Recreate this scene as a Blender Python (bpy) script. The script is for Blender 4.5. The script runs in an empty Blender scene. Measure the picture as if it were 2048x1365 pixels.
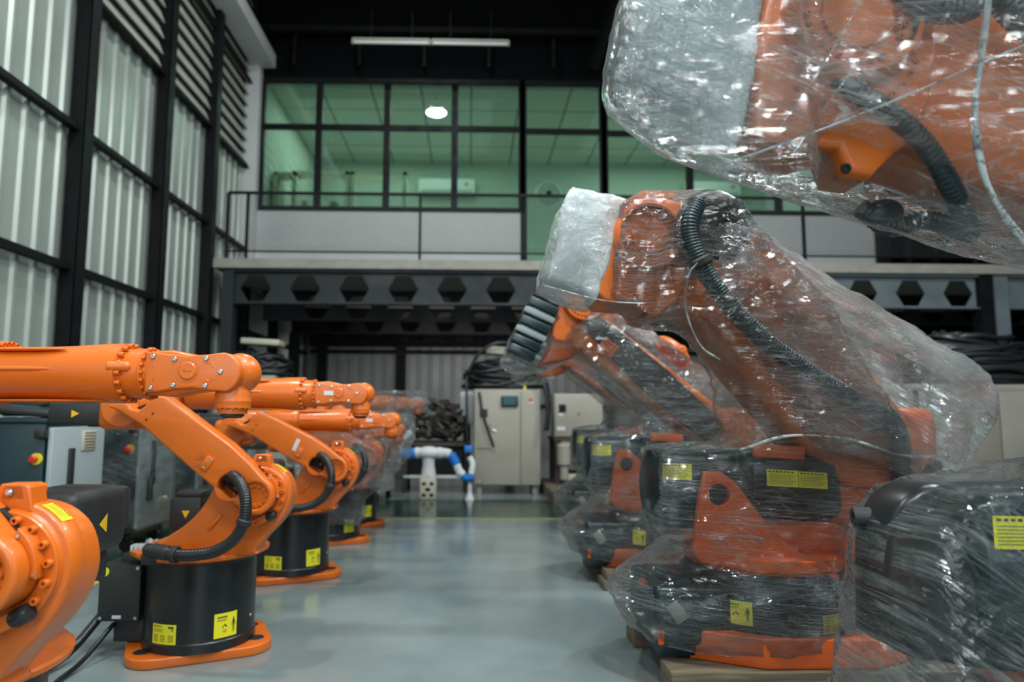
import bpy, bmesh, math, random
from mathutils import Vector, Matrix, noise
PI = math.pi
R = math.radians
sc = bpy.context.scene
col = sc.collection

# ------------------------------------------------------------------ camera
FPX, PXC, CAMH = 1365.0, 966.0, 1.0
CAM = Matrix.Rotation(-R(1.12), 4, 'Z') @ Matrix.Rotation(PI/2 + R(5.98), 4, 'X') @ Matrix.Rotation(R(0.24), 4, 'Z')
cd = bpy.data.cameras.new('camera')
cam = bpy.data.objects.new('camera', cd); col.objects.link(cam)
cam.matrix_world = Matrix.Translation((0, 0, CAMH)) @ CAM
cd.sensor_width = 36.0
cd.lens = 36.0*FPX/2048
cd.shift_x = (1024-PXC)/2048
cd.clip_start = .05
cd.dof.use_dof = True; cd.dof.focus_distance = 1.9; cd.dof.aperture_fstop = 2.1
sc.camera = cam

def W(px, py, Y):
    """a point of the hall seen at that pixel of the photograph, at depth Y"""
    d = CAM.to_3x3() @ Vector(((px-PXC)/FPX, -(py-682.5)/FPX, -1.0))
    return Vector((0, 0, CAMH)) + d*(Y/d.y)

# ------------------------------------------------------------------ view, world, lights
sc.view_settings.view_transform = 'Standard'
sc.view_settings.look = 'None'
sc.view_settings.gamma = 1.0
sc.view_settings.use_curve_mapping = False
sc.view_settings.exposure = 0.0
sc.cycles.transparent_max_bounces = 40
sc.cycles.max_bounces = 8
sc.cycles.sample_clamp_indirect = 6
sc.cycles.caustics_reflective = False
sc.cycles.caustics_refractive = False
wd = bpy.data.worlds.new('world'); sc.world = wd; wd.use_nodes = True
wd.node_tree.nodes['Background'].inputs[0].default_value = (.45, .75, .80, 1)
wd.node_tree.nodes['Background'].inputs[1].default_value = .13

def area(name, loc, target, sx, sy, power, colr=(1, 1, 1), spread=PI):
    l = bpy.data.lights.new(name, 'AREA'); l.shape = 'RECTANGLE'; l.size = sx; l.size_y = sy
    l.energy = power; l.color = colr; l.spread = spread
    o = bpy.data.objects.new(name, l); col.objects.link(o); o.location = loc
    o.rotation_euler = (Vector(target)-Vector(loc)).to_track_quat('-Z', 'Y').to_euler()
    return o
area('daylight_from_entrance', (-.6, -5.0, 3.6), (0, 6, 1.6), 7.0, 4.6, 325, (.90, .98, 1.0))
area('right_side_area_light', (7.5, -1.5, 3.2), (0, 4.5, 1.0), 3.2, 3.0, 95, (.86, .97, 1.0))  # broad cool area light from the right, behind the camera
HIGHBAYS = [(-.78, 7.9, 7.85, 120), (1.6, .9, 6.6, 190), (-2.2, 2.6, 6.6, 130), (4.6, 4.6, 6.6, 190), (.9, -1.6, 6.6, 150)]
for i, (x, y, z, p) in enumerate(HIGHBAYS):
    l = bpy.data.lights.new('highbay_light', 'AREA'); l.shape = 'DISK'; l.size = .42; l.energy = p; l.color = (.93, 1.0, .99)
    o = bpy.data.objects.new('highbay_light', l); col.objects.link(o); o.location = (x, y, z-.16)
area('office_ceiling_light', (-1.4, 13.4, 6.75), (-1.4, 13.4, 0), 3.6, 2.6, 110, (.95, 1, .92))
area('office_ceiling_light', (4.2, 13.4, 6.75), (4.2, 13.4, 0), 3.6, 2.6, 110, (.95, 1, .92))
area('office_uplight', (1.6, 13.4, 4.2), (1.6, 13.4, 7), 8, 3, 45, (.95, 1, .92))
for (x, y, z, tx) in ((2.9, .2, 5.2, 1.2), (3.6, 2.6, 5.4, 1.4), (-.2, -.6, 4.6, 1.0), (.2, 2.2, 6.0, .8), (3.2, 4.8, 5.6, 1.5)):
    area('added_glint_strip', (x, y, z), (tx, y+1.6, 1.0), 2.4, .06, 52, (.96, 1.0, 1.0))  # strips added out of view, only to throw glints on the film

# ------------------------------------------------------------------ materials
MATS = {}
def mat(name, c, rough=.5, metal=0., nvar=0., nscale=8., bump=0., bscale=30., coat=0., emit=None, spec=.5):
    if name in MATS: return MATS[name]
    m = bpy.data.materials.new(name); m.use_nodes = True
    nt = m.node_tree; b = nt.nodes['Principled BSDF']
    b.inputs['Base Color'].default_value = (*c, 1)
    b.inputs['Roughness'].default_value = rough
    b.inputs['Metallic'].default_value = metal
    b.inputs['Coat Weight'].default_value = coat
    b.inputs['Coat Roughness'].default_value = .12
    b.inputs['Specular IOR Level'].default_value = spec
    tc = nt.nodes.new('ShaderNodeTexCoord')
    if nvar:
        n = nt.nodes.new('ShaderNodeTexNoise'); n.inputs['Scale'].default_value = nscale; n.inputs['Detail'].default_value = 6
        nt.links.new(tc.outputs['Object'], n.inputs['Vector'])
        mr = nt.nodes.new('ShaderNodeMapRange'); mr.inputs[1].default_value = .3; mr.inputs[2].default_value = .7
        mr.inputs[3].default_value = 1-nvar; mr.inputs[4].default_value = 1+nvar*.6
        nt.links.new(n.outputs['Fac'], mr.inputs[0])
        mx = nt.nodes.new('ShaderNodeVectorMath'); mx.operation = 'SCALE'
        mx.inputs[0].default_value = c; nt.links.new(mr.outputs[0], mx.inputs['Scale'])
        nt.links.new(mx.outputs[0], b.inputs['Base Color'])
        rr = nt.nodes.new('ShaderNodeMapRange'); rr.inputs[1].default_value = .3; rr.inputs[2].default_value = .7
        rr.inputs[3].default_value = rough*.8; rr.inputs[4].default_value = min(1, rough*1.25)
        nt.links.new(n.outputs['Fac'], rr.inputs[0]); nt.links.new(rr.outputs[0], b.inputs['Roughness'])
    if bump:
        n2 = nt.nodes.new('ShaderNodeTexNoise'); n2.inputs['Scale'].default_value = bscale; n2.inputs['Detail'].default_value = 4
        nt.links.new(tc.outputs['Object'], n2.inputs['Vector'])
        bp = nt.nodes.new('ShaderNodeBump'); bp.inputs['Strength'].default_value = bump; bp.inputs['Distance'].default_value = .01
        nt.links.new(n2.outputs['Fac'], bp.inputs['Height']); nt.links.new(bp.outputs[0], b.inputs['Normal'])
    if emit:
        b.inputs['Emission Color'].default_value = (*emit[:3], 1); b.inputs['Emission Strength'].default_value = emit[3]
    MATS[name] = m
    return m
ORANGE = mat('orange_paint', (.67, .138, .008), .36, nvar=.10, nscale=5, bump=.10, bscale=260, coat=.25)
DEEP = mat('orange_bolt_paint', (.52, .12, .012), .42)
RED = mat('red_orange_paint', (.72, .115, .012), .36, nvar=.08, nscale=4, coat=.2)
BLACK = mat('black_satin_paint', (.012, .014, .016), .30, nvar=.15, nscale=3)
PLASTIC = mat('black_plastic', (.018, .019, .020), .5, bump=.15, bscale=200)
RUBBER = mat('black_rubber_hose', (.012, .014, .016), .33)
SLATE = mat('dark_slate_paint', (.005, .020, .026), .30, nvar=.2, nscale=4)
STEEL = mat('screw_steel', (.55, .57, .58), .28, metal=1)
HOLE = mat('dark_recess', (.006, .006, .007), .8)
YELLOW = mat('yellow_sticker', (.80, .74, .02), .45)
AMBER = mat('amber_warning_mark', (.85, .50, .01), .5)
INK = mat('sticker_ink', (.05, .05, .03), .6)
INKRED = mat('sticker_red_ink', (.75, .06, .02), .6)
WHITE = mat('white_paint', (.62, .64, .64), .55, nvar=.06, nscale=2)
WHITEPL = mat('white_plate', (.62, .66, .68), .4)
TEAL = mat('teal_cabinet_paint', (.004, .026, .034), .42, nvar=.15, nscale=3)
DOORG = mat('light_grey_cabinet_paint', (.34, .40, .42), .45, nvar=.06, nscale=3)
BEIGE = mat('beige_cabinet_paint', (.35, .33, .275), .5, nvar=.10, nscale=3)
CREAM = mat('cream_plastic', (.50, .48, .38), .5)
STRUCT = mat('black_steel_paint', (.007, .008, .009), .55, nvar=.2, nscale=5, spec=.2)
BEAMG = mat('slate_beam_paint', (.014, .021, .026), .55, nvar=.3, nscale=2.2)
BEAMP = mat('pale_primer_paint', (.15, .185, .20), .6, nvar=.2, nscale=3)
CLAD = mat('grey_green_cladding', (.40, .45, .41), .34, nvar=.06, nscale=1.5, metal=.25)
CLADB = mat('galvanised_cladding', (.30, .31, .30), .45, nvar=.22, nscale=2.5, metal=.35)
LOUV = mat('louvre_slat_paint', (.46, .47, .41), .45, nvar=.06)
SLABM = mat('concrete_edge', (.36, .335, .29), .8, nvar=.18, nscale=6, bump=.2)
CEIL = mat('black_roof_sheet', (.0035, .004, .005), .85, spec=.1)
WOOD = None
BLUE = mat('blue_sleeve_fabric', (.01, .20, .62), .6)
REDP = mat('red_push_button', (.62, .02, .02), .35)
CRATE = mat('dark_blue_crate', (.01, .05, .10), .5)
RUST = mat('rusty_machinery', (.055, .045, .038), .7, nvar=.5, nscale=12)
BRASS = mat('golden_part', (.55, .33, .08), .4, metal=.6)
SCREEN = mat('teal_screen', (.02, .10, .12), .2)
TUBE = mat('fluorescent_tube_glass', (.75, .74, .72), .3)
CARD = mat('orange_red_carton', (.40, .09, .04), .7)

def wood():
    m = bpy.data.materials.new('rough_timber'); m.use_nodes = True; nt = m.node_tree; b = nt.nodes['Principled BSDF']
    tc = nt.nodes.new('ShaderNodeTexCoord'); mp = nt.nodes.new('ShaderNodeMapping'); mp.inputs['Scale'].default_value = (2, 26, 26)
    n = nt.nodes.new('ShaderNodeTexNoise'); n.inputs['Scale'].default_value = 2.2; n.inputs['Detail'].default_value = 8; n.inputs['Distortion'].default_value = .6
    cr = nt.nodes.new('ShaderNodeValToRGB'); e = cr.color_ramp.elements
    e[0].position = .3; e[0].color = (.075, .055, .035, 1); e[1].position = .7; e[1].color = (.21, .165, .11, 1)
    nt.links.new(tc.outputs['Object'], mp.inputs[0]); nt.links.new(mp.outputs[0], n.inputs['Vector'])
    nt.links.new(n.outputs['Fac'], cr.inputs[0]); nt.links.new(cr.outputs[0], b.inputs['Base Color']); b.inputs['Roughness'].default_value = .75
    bp = nt.nodes.new('ShaderNodeBump'); bp.inputs['Strength'].default_value = .3; bp.inputs['Distance'].default_value = .004
    nt.links.new(n.outputs['Fac'], bp.inputs['Height']); nt.links.new(bp.outputs[0], b.inputs['Normal'])
    return m
WOOD = wood()

def floor_mat(name, c0, c1, rough):
    m = bpy.data.materials.new(name); m.use_nodes = True; nt = m.node_tree; b = nt.nodes['Principled BSDF']
    tc = nt.nodes.new('ShaderNodeTexCoord')
    n = nt.nodes.new('ShaderNodeTexNoise'); n.inputs['Scale'].default_value = 1.1; n.inputs['Detail'].default_value = 7; n.inputs['Roughness'].default_value = .6
    nt.links.new(tc.outputs['Object'], n.inputs['Vector'])
    cr = nt.nodes.new('ShaderNodeValToRGB'); e = cr.color_ramp.elements
    e[0].position = .35; e[0].color = (*c0, 1); e[1].position = .65; e[1].color = (*c1, 1)
    nt.links.new(n.outputs['Fac'], cr.inputs[0]); nt.links.new(cr.outputs[0], b.inputs['Base Color'])
    mr = nt.nodes.new('ShaderNodeMapRange'); mr.inputs[1].default_value = .3; mr.inputs[2].default_value = .7
    mr.inputs[3].default_value = rough*.7; mr.inputs[4].default_value = rough*1.3
    nt.links.new(n.outputs['Fac'], mr.inputs[0]); nt.links.new(mr.outputs[0], b.inputs['Roughness'])
    n2 = nt.nodes.new('ShaderNodeTexNoise'); n2.inputs['Scale'].default_value = 3.5; nt.links.new(tc.outputs['Object'], n2.inputs['Vector'])
    bp = nt.nodes.new('ShaderNodeBump'); bp.inputs['Strength'].default_value = .12; bp.inputs['Distance'].default_value = .01
    nt.links.new(n2.outputs['Fac'], bp.inputs['Height']); nt.links.new(bp.outputs[0], b.inputs['Normal'])
    b.inputs['Coat Weight'].default_value = .3; b.inputs['Coat Roughness'].default_value = .15
    return m
FLOORM = floor_mat('grey_epoxy_floor', (.155, .205, .21), (.235, .285, .285), .22)
GREENM = floor_mat('dark_green_epoxy_floor', (.012, .036, .028), (.02, .05, .04), .2)

def glass(name, tint, refl=.10, rough=.02):
    m = bpy.data.materials.new(name); m.use_nodes = True; nt = m.node_tree; nt.nodes.clear()
    out = nt.nodes.new('ShaderNodeOutputMaterial'); t = nt.nodes.new('ShaderNodeBsdfTransparent'); g = nt.nodes.new('ShaderNodeBsdfGlossy')
    t.inputs[0].default_value = (*tint, 1); g.inputs['Roughness'].default_value = rough
    f = nt.nodes.new('ShaderNodeFresnel'); f.inputs[0].default_value = 1.5
    ad = nt.nodes.new('ShaderNodeMath'); ad.operation = 'ADD'; ad.inputs[1].default_value = refl; ad.use_clamp = True
    mx = nt.nodes.new('ShaderNodeMixShader')
    nt.links.new(f.outputs[0], ad.inputs[0]); nt.links.new(ad.outputs[0], mx.inputs[0]); nt.links.new(t.outputs[0], mx.inputs[1])
    nt.links.new(g.outputs[0], mx.inputs[2]); nt.links.new(mx.outputs[0], out.inputs[0])
    return m
GREENGLASS = glass('green_tinted_glass', (.66, .84, .76))

def film_mat(name, haze, streak, dirs, gloss=.14, tint=(.95, .985, .99), bumpd=.012, fres=.25, rw=.024):
    """thin stretch film: clear, hazy where it is doubled up in folds, glossy over its creases, glints painted white along them"""
    m = bpy.data.materials.new(name); m.use_nodes = True; nt = m.node_tree; nt.nodes.clear(); L = nt.links.new; N = nt.nodes.new
    out = N('ShaderNodeOutputMaterial'); tc = N('ShaderNodeTexCoord')
    hs = []
    for k, (rot, scl, w) in enumerate(dirs):
        mp = N('ShaderNodeMapping'); mp.vector_type = 'TEXTURE'; mp.inputs['Rotation'].default_value = [R(a) for a in rot]; mp.inputs['Scale'].default_value = [1/s for s in scl]
        mp.inputs['Location'].default_value = (k*3.1, k*1.7, k*.9)
        n = N('ShaderNodeTexNoise'); n.inputs['Scale'].default_value = 1.0; n.inputs['Detail'].default_value = 4.5; n.inputs['Roughness'].default_value = .62; n.inputs['Distortion'].default_value = .35
        L(tc.outputs['Object'], mp.inputs[0]); L(mp.outputs[0], n.inputs['Vector'])
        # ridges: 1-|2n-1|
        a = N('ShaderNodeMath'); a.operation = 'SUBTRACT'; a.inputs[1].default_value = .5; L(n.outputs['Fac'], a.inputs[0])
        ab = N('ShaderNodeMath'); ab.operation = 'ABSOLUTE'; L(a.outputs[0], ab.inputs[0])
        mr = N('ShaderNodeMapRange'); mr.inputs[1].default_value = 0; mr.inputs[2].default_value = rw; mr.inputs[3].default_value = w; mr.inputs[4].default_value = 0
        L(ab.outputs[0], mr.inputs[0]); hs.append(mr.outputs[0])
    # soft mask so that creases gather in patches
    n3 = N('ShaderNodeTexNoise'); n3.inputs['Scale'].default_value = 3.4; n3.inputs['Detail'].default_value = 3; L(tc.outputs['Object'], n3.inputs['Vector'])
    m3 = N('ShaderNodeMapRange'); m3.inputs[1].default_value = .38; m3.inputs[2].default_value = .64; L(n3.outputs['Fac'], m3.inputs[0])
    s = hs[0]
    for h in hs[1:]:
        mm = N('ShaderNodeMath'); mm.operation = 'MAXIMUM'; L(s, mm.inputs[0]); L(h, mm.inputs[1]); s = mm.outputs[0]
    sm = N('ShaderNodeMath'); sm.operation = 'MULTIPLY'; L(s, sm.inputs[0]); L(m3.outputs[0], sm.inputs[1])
    bp = N('ShaderNodeBump'); bp.inputs['Strength'].default_value = 1.0; bp.inputs['Distance'].default_value = bumpd
    crk = N('ShaderNodeTexNoise'); crk.inputs['Scale'].default_value = 30; crk.inputs['Detail'].default_value = 3; L(tc.outputs['Object'], crk.inputs['Vector'])
    ck = N('ShaderNodeMath'); ck.operation = 'MULTIPLY_ADD'; ck.inputs[1].default_value = .35; L(crk.outputs['Fac'], ck.inputs[0]); L(s, ck.inputs[2])
    L(ck.outputs[0], bp.inputs['Height'])
    tr = N('ShaderNodeBsdfTransparent'); tr.inputs[0].default_value = (*tint, 1)
    df = N('ShaderNodeBsdfDiffuse'); df.inputs[0].default_value = (.80, .90, .92, 1); L(bp.outputs[0], df.inputs['Normal'])
    tl = N('ShaderNodeBsdfTranslucent'); tl.inputs[0].default_value = (.85, .88, .90, 1)
    dt = N('ShaderNodeMixShader'); dt.inputs[0].default_value = .4; L(df.outputs[0], dt.inputs[1]); L(tl.outputs[0], dt.inputs[2])
    hz = N('ShaderNodeMath'); hz.operation = 'MULTIPLY_ADD'; hz.inputs[1].default_value = streak; L(sm.outputs[0], hz.inputs[0])  # whitens the crease ridges: glints painted into the haze
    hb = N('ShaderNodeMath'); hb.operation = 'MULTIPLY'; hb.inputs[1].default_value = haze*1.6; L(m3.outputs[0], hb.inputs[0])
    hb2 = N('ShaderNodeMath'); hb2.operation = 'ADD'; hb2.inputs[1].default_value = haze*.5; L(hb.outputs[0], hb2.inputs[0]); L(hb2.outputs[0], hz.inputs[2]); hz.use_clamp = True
    lw = N('ShaderNodeLayerWeight'); lw.inputs['Blend'].default_value = .35
    pw = N('ShaderNodeMath'); pw.operation = 'POWER'; pw.inputs[1].default_value = 3.0; L(lw.outputs['Facing'], pw.inputs[0])
    ed = N('ShaderNodeMath'); ed.operation = 'MULTIPLY_ADD'; ed.inputs[1].default_value = .26; L(pw.outputs[0], ed.inputs[0]); L(hz.outputs[0], ed.inputs[2]); ed.use_clamp = True
    m1 = N('ShaderNodeMixShader'); L(ed.outputs[0], m1.inputs[0]); L(tr.outputs[0], m1.inputs[1]); L(dt.outputs[0], m1.inputs[2])
    gl = N('ShaderNodeBsdfGlossy'); gl.inputs['Roughness'].default_value = gloss; gl.inputs[0].default_value = (1, 1, 1, 1); L(bp.outputs[0], gl.inputs['Normal'])
    fr = N('ShaderNodeFresnel'); fr.inputs[0].default_value = 1.5; L(bp.outputs[0], fr.inputs['Normal'])
    fg_ = N('ShaderNodeFresnel'); fg_.inputs[0].default_value = 1.5; fa_ = N('ShaderNodeMath'); fa_.operation = 'MULTIPLY'; fa_.inputs[1].default_value = .45; L(fg_.outputs[0], fa_.inputs[0])
    f2 = N('ShaderNodeMath'); f2.operation = 'MULTIPLY_ADD'; f2.inputs[1].default_value = .42; L(fr.outputs[0], f2.inputs[0]); L(fa_.outputs[0], f2.inputs[2]); f2.use_clamp = True
    m2 = N('ShaderNodeMixShader'); L(f2.outputs[0], m2.inputs[0]); L(m1.outputs[0], m2.inputs[1]); L(gl.outputs[0], m2.inputs[2])
    L(m2.outputs[0], out.inputs[0])
    return m
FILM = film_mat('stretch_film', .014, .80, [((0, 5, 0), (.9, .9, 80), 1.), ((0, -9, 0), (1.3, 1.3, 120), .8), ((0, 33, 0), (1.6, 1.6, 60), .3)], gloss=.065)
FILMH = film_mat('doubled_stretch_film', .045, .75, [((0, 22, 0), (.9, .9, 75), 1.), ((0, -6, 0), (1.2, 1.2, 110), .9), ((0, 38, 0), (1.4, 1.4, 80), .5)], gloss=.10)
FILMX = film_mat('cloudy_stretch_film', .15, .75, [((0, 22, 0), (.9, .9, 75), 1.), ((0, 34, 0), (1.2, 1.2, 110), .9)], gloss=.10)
FILMT = film_mat('draped_stretch_film', .014, .75, [((0, 35, 0), (.7, .7, 44), 1.), ((0, 62, 0), (.9, .9, 60), .7), ((0, 24, 0), (1, 1, 70), .4)], gloss=.08, bumpd=.02)
BAG = film_mat('milky_plastic_bag', .46, .12, [((0, 80, 0), (4, 4, 9), 1.), ((0, 10, 0), (6, 6, 10), .7)], gloss=.12, bumpd=.007, rw=.16)
STRAND = film_mat('twisted_film_strand', .62, .3, [((0, 0, 0), (20, 20, 20), 1.)], gloss=.2)

# ------------------------------------------------------------------ mesh helpers
class MB:
    def __init__(s): s.bm = bmesh.new()
    def _add(s, verts, M):
        if M is not None: bmesh.ops.transform(s.bm, matrix=M, verts=verts)
    def box(s, c, size, rot=None, bev=0., seg=2):
        r = bmesh.ops.create_cube(s.bm, size=1)
        vs = r['verts']
        M = Matrix.Translation(c) @ (rot if rot is not None else Matrix.Identity(4)) @ Matrix.Diagonal((*size, 1))
        bmesh.ops.transform(s.bm, matrix=M, verts=vs)
        if bev:
            es = list({e for v in vs for e in v.link_edges})
            bmesh.ops.bevel(s.bm, geom=es, offset=min(bev, min(size)*.45), segments=seg, profile=.5, affect='EDGES')
        return s
    def bar(s, a, b, w, h, up=(0, 0, 1)):
        a, b = Vector(a), Vector(b); d = b-a; x = d.normalized(); u = Vector(up)
        y = u.cross(x)
        if y.length < 1e-4: y = Vector((0, 1, 0)).cross(x)
        y.normalize(); z = x.cross(y)
        M = Matrix((x, y, z)).transposed().to_4x4(); M.translation = (a+b)/2
        r = bmesh.ops.create_cube(s.bm, size=1)
        bmesh.ops.transform(s.bm, matrix=M @ Matrix.Diagonal((d.length, w, h, 1)), verts=r['verts'])
        return s
    def lathe(s, prof, n=32, M=None, a0=0., a1=2*PI):
        """prof: (radius, height) pairs about local Z"""
        full = abs(a1-a0-2*PI) < 1e-6
        rings = []
        k = n if full else n+1
        for (r, h) in prof:
            if r < 1e-6: rings.append([s.bm.verts.new((0, 0, h))])
            else: rings.append([s.bm.verts.new((r*math.cos(a0+(a1-a0)*i/n), r*math.sin(a0+(a1-a0)*i/n), h)) for i in range(k)])
        vs = [v for rg in rings for v in rg]
        for A, B in zip(rings, rings[1:]):
            cnt = n
            for i in range(cnt):
                j = (i+1) % k if full else i+1
                try:
                    if len(A) == 1 and len(B) == 1: continue
                    if len(A) == 1: s.bm.faces.new((A[0], B[j], B[i]))
                    elif len(B) == 1: s.bm.faces.new((A[i], A[j], B[0]))
                    else: s.bm.faces.new((A[i], A[j], B[j], B[i]))
                except ValueError: pass
        s._add(vs, M)
        return s
    def cyl(s, a, b, r, r2=None, n=24, cap=.0):
        a, b = Vector(a), Vector(b); d = b-a; L = d.length; r2 = r if r2 is None else r2
        c = min(cap, L*.45, r*.5)
        M = d.to_track_quat('Z', 'Y').to_matrix().to_4x4(); M.translation = a
        pr = [(0, 0), (r-c, 0), (r, c), (r2, L-c), (r2-c, L), (0, L)] if c else [(0, 0), (r, 0), (r2, L), (0, L)]
        return s.lathe(pr, n, M)
    def axis(s, prof, o, d, n=32, a0=0., a1=2*PI):
        """lathe profile along direction d from point o"""
        M = Vector(d).to_track_quat('Z', 'Y').to_matrix().to_4x4(); M.translation = Vector(o)
        return s.lathe(prof, n, M, a0, a1)
    def sphere(s, c, r, sc3=(1, 1, 1), rot=None, u=24, v=14):
        q = bmesh.ops.create_uvsphere(s.bm, u_segments=u, v_segments=v, radius=r)
        M = Matrix.Translation(c) @ (rot or Matrix.Identity(4)) @ Matrix.Diagonal((*sc3, 1))
        bmesh.ops.transform(s.bm, matrix=M, verts=q['verts'])
        return s
    def tube(s, pts, r, n=12, sub=8, closed=False, ripple=0., per=.012, rf=None):
        P = spline(pts, sub, closed)
        if ripple:
            Q = [P[0]]; step = per/4
            for p in P[1:]:
                while (p-Q[-1]).length > step: Q.append(Q[-1]+(p-Q[-1]).normalized()*step)
            P = Q
        m = len(P); rings = []
        nrm = None
        for i, p in enumerate(P):
            t = (P[(i+1) % m if closed else min(i+1, m-1)]-P[i-1 if (closed or i) else 0]).normalized()
            if nrm is None:
                nrm = t.orthogonal().normalized()
            else:
                nrm = (nrm-t*nrm.dot(t)); nrm = nrm.normalized() if nrm.length > 1e-6 else t.orthogonal().normalized()
            b = t.cross(nrm)
            rr = r*(rf(i/(m-1)) if rf else 1)
            if ripple: rr *= 1+ripple*(1 if (i//2) % 2 else -1)
            rings.append([s.bm.verts.new(p+nrm*rr*math.cos(2*PI*k/n)+b*rr*math.sin(2*PI*k/n)) for k in range(n)])
        pairs = list(zip(rings, rings[1:]))
        if closed: pairs.append((rings[-1], rings[0]))
        for A, B in pairs:
            for k in range(n): s.bm.faces.new((A[k], A[(k+1) % n], B[(k+1) % n], B[k]))
        if not closed:
            s.bm.faces.new(list(reversed(rings[0]))); s.bm.faces.new(rings[-1])
        return s
    def plate(s, outlines, y0, y1, bev=.0, M=None, res=3):
        """closed (x, z) outlines (holes where they nest) extruded from y0 to y1"""
        cu = bpy.data.curves.new('t', 'CURVE'); cu.dimensions = '2D'; cu.fill_mode = 'BOTH'
        th = (y1-y0)/2; cu.extrude = max(th-bev, .0001); cu.bevel_depth = bev; cu.bevel_resolution = res; cu.offset = -bev
        for ol in outlines:
            sp = cu.splines.new('POLY'); sp.points.add(len(ol)-1); sp.use_cyclic_u = True
            for p, q in zip(sp.points, ol): p.co = (q[0], q[1], 0, 1)
        ob = bpy.data.objects.new('t', cu)
        me = bpy.data.meshes.new_from_object(ob)
        T = Matrix.Translation((0, (y0+y1)/2, 0)) @ Matrix.Rotation(PI/2, 4, 'X')
        if M is not None: T = M @ T
        me.transform(T); s.bm.from_mesh(me)
        bpy.data.meshes.remove(me); bpy.data.objects.remove(ob); bpy.data.curves.remove(cu)
        return s
    def poly(s, pts, th=.0, nrm=(0, -1, 0)):
        vs = [s.bm.verts.new(p) for p in pts]; s.bm.faces.new(vs)
        return s
    def hull(s, pts):
        vs = [s.bm.verts.new(p) for p in pts]
        r = bmesh.ops.convex_hull(s.bm, input=vs)
        bad = [g for g in r['geom_interior'] if isinstance(g, bmesh.types.BMVert)]
        if bad: bmesh.ops.delete(s.bm, geom=list(set(bad)), context='VERTS')
        return s
    def build(s, name, m, parent=None, smooth=32, loc=None, label=None):
        bmesh.ops.remove_doubles(s.bm, verts=s.bm.verts, dist=1e-5)
        bmesh.ops.recalc_face_normals(s.bm, faces=s.bm.faces)
        me = bpy.data.meshes.new(name); s.bm.to_mesh(me); s.bm.free()
        me.materials.append(m)
        if smooth:
            for p in me.polygons: p.use_smooth = True
            me.set_sharp_from_angle(angle=R(smooth))
        o = bpy.data.objects.new(name, me); col.objects.link(o)
        if parent is not None: o.parent = parent
        if loc is not None: o.location = loc
        if label: o['label'] = label
        return o

def spline(pts, sub=8, closed=False):
    P = [Vector(p) for p in pts]; n = len(P); out = []
    if n == 2: return [P[0].lerp(P[1], i/sub) for i in range(sub+1)]
    rng = range(n if closed else n-1)
    for i in rng:
        p0 = P[i-1] if (closed or i > 0) else P[0]*2-P[1]
        p1 = P[i]; p2 = P[(i+1) % n]
        p3 = P[(i+2) % n] if (closed or i+2 < n) else P[n-1]*2-P[n-2]
        for k in range(sub):
            t = k/sub
            out.append(.5*((2*p1)+(p2-p0)*t+(2*p0-5*p1+4*p2-p3)*t*t+(3*p1-p0-3*p2+p3)*t**3))
    if not closed: out.append(P[-1])
    return out
def smooth2(pts, sub=5):
    return [(p.x, p.y) for p in spline([(a, b, 0) for a, b in pts], sub, True)]
def circ(cx, cz, r, n=32, a0=0): return [(cx+r*math.cos(a0+2*PI*i/n), cz+r*math.sin(a0+2*PI*i/n)) for i in range(n)]

def tag(o, label=None, cat=None, group=None, kind=None):
    if label: o['label'] = label
    if cat: o['category'] = cat
    if group: o['group'] = group
    if kind: o['kind'] = kind
    return o
def empty(name, loc, rz=0):
    o = bpy.data.objects.new(name, None); col.objects.link(o); o.location = loc; o.rotation_euler = (0, 0, rz); o.empty_display_size = .1
    return o
KIDS = {}
def children(o): return [c for c in bpy.data.objects if c.parent == o]
def copy_tree(o, parent=None):
    c = o.copy(); col.objects.link(c); c.parent = parent
    for ch in children(o): copy_tree(ch, c)
    return c
def structure(mb, name, m, smooth=0, parent=None):
    o = mb.build(name, m, parent, smooth=smooth)
    if parent is None: o['kind'] = 'structure'
    return o
def inst(me_obj, parent, M):
    """another piece sharing the mesh of me_obj"""
    o = me_obj.copy(); col.objects.link(o); o.parent = parent; o.matrix_local = M
    return o
def aim(o, d):
    M = Vector(d).to_track_quat('Z', 'Y').to_matrix().to_4x4(); M.translation = Vector(o); return M

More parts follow.
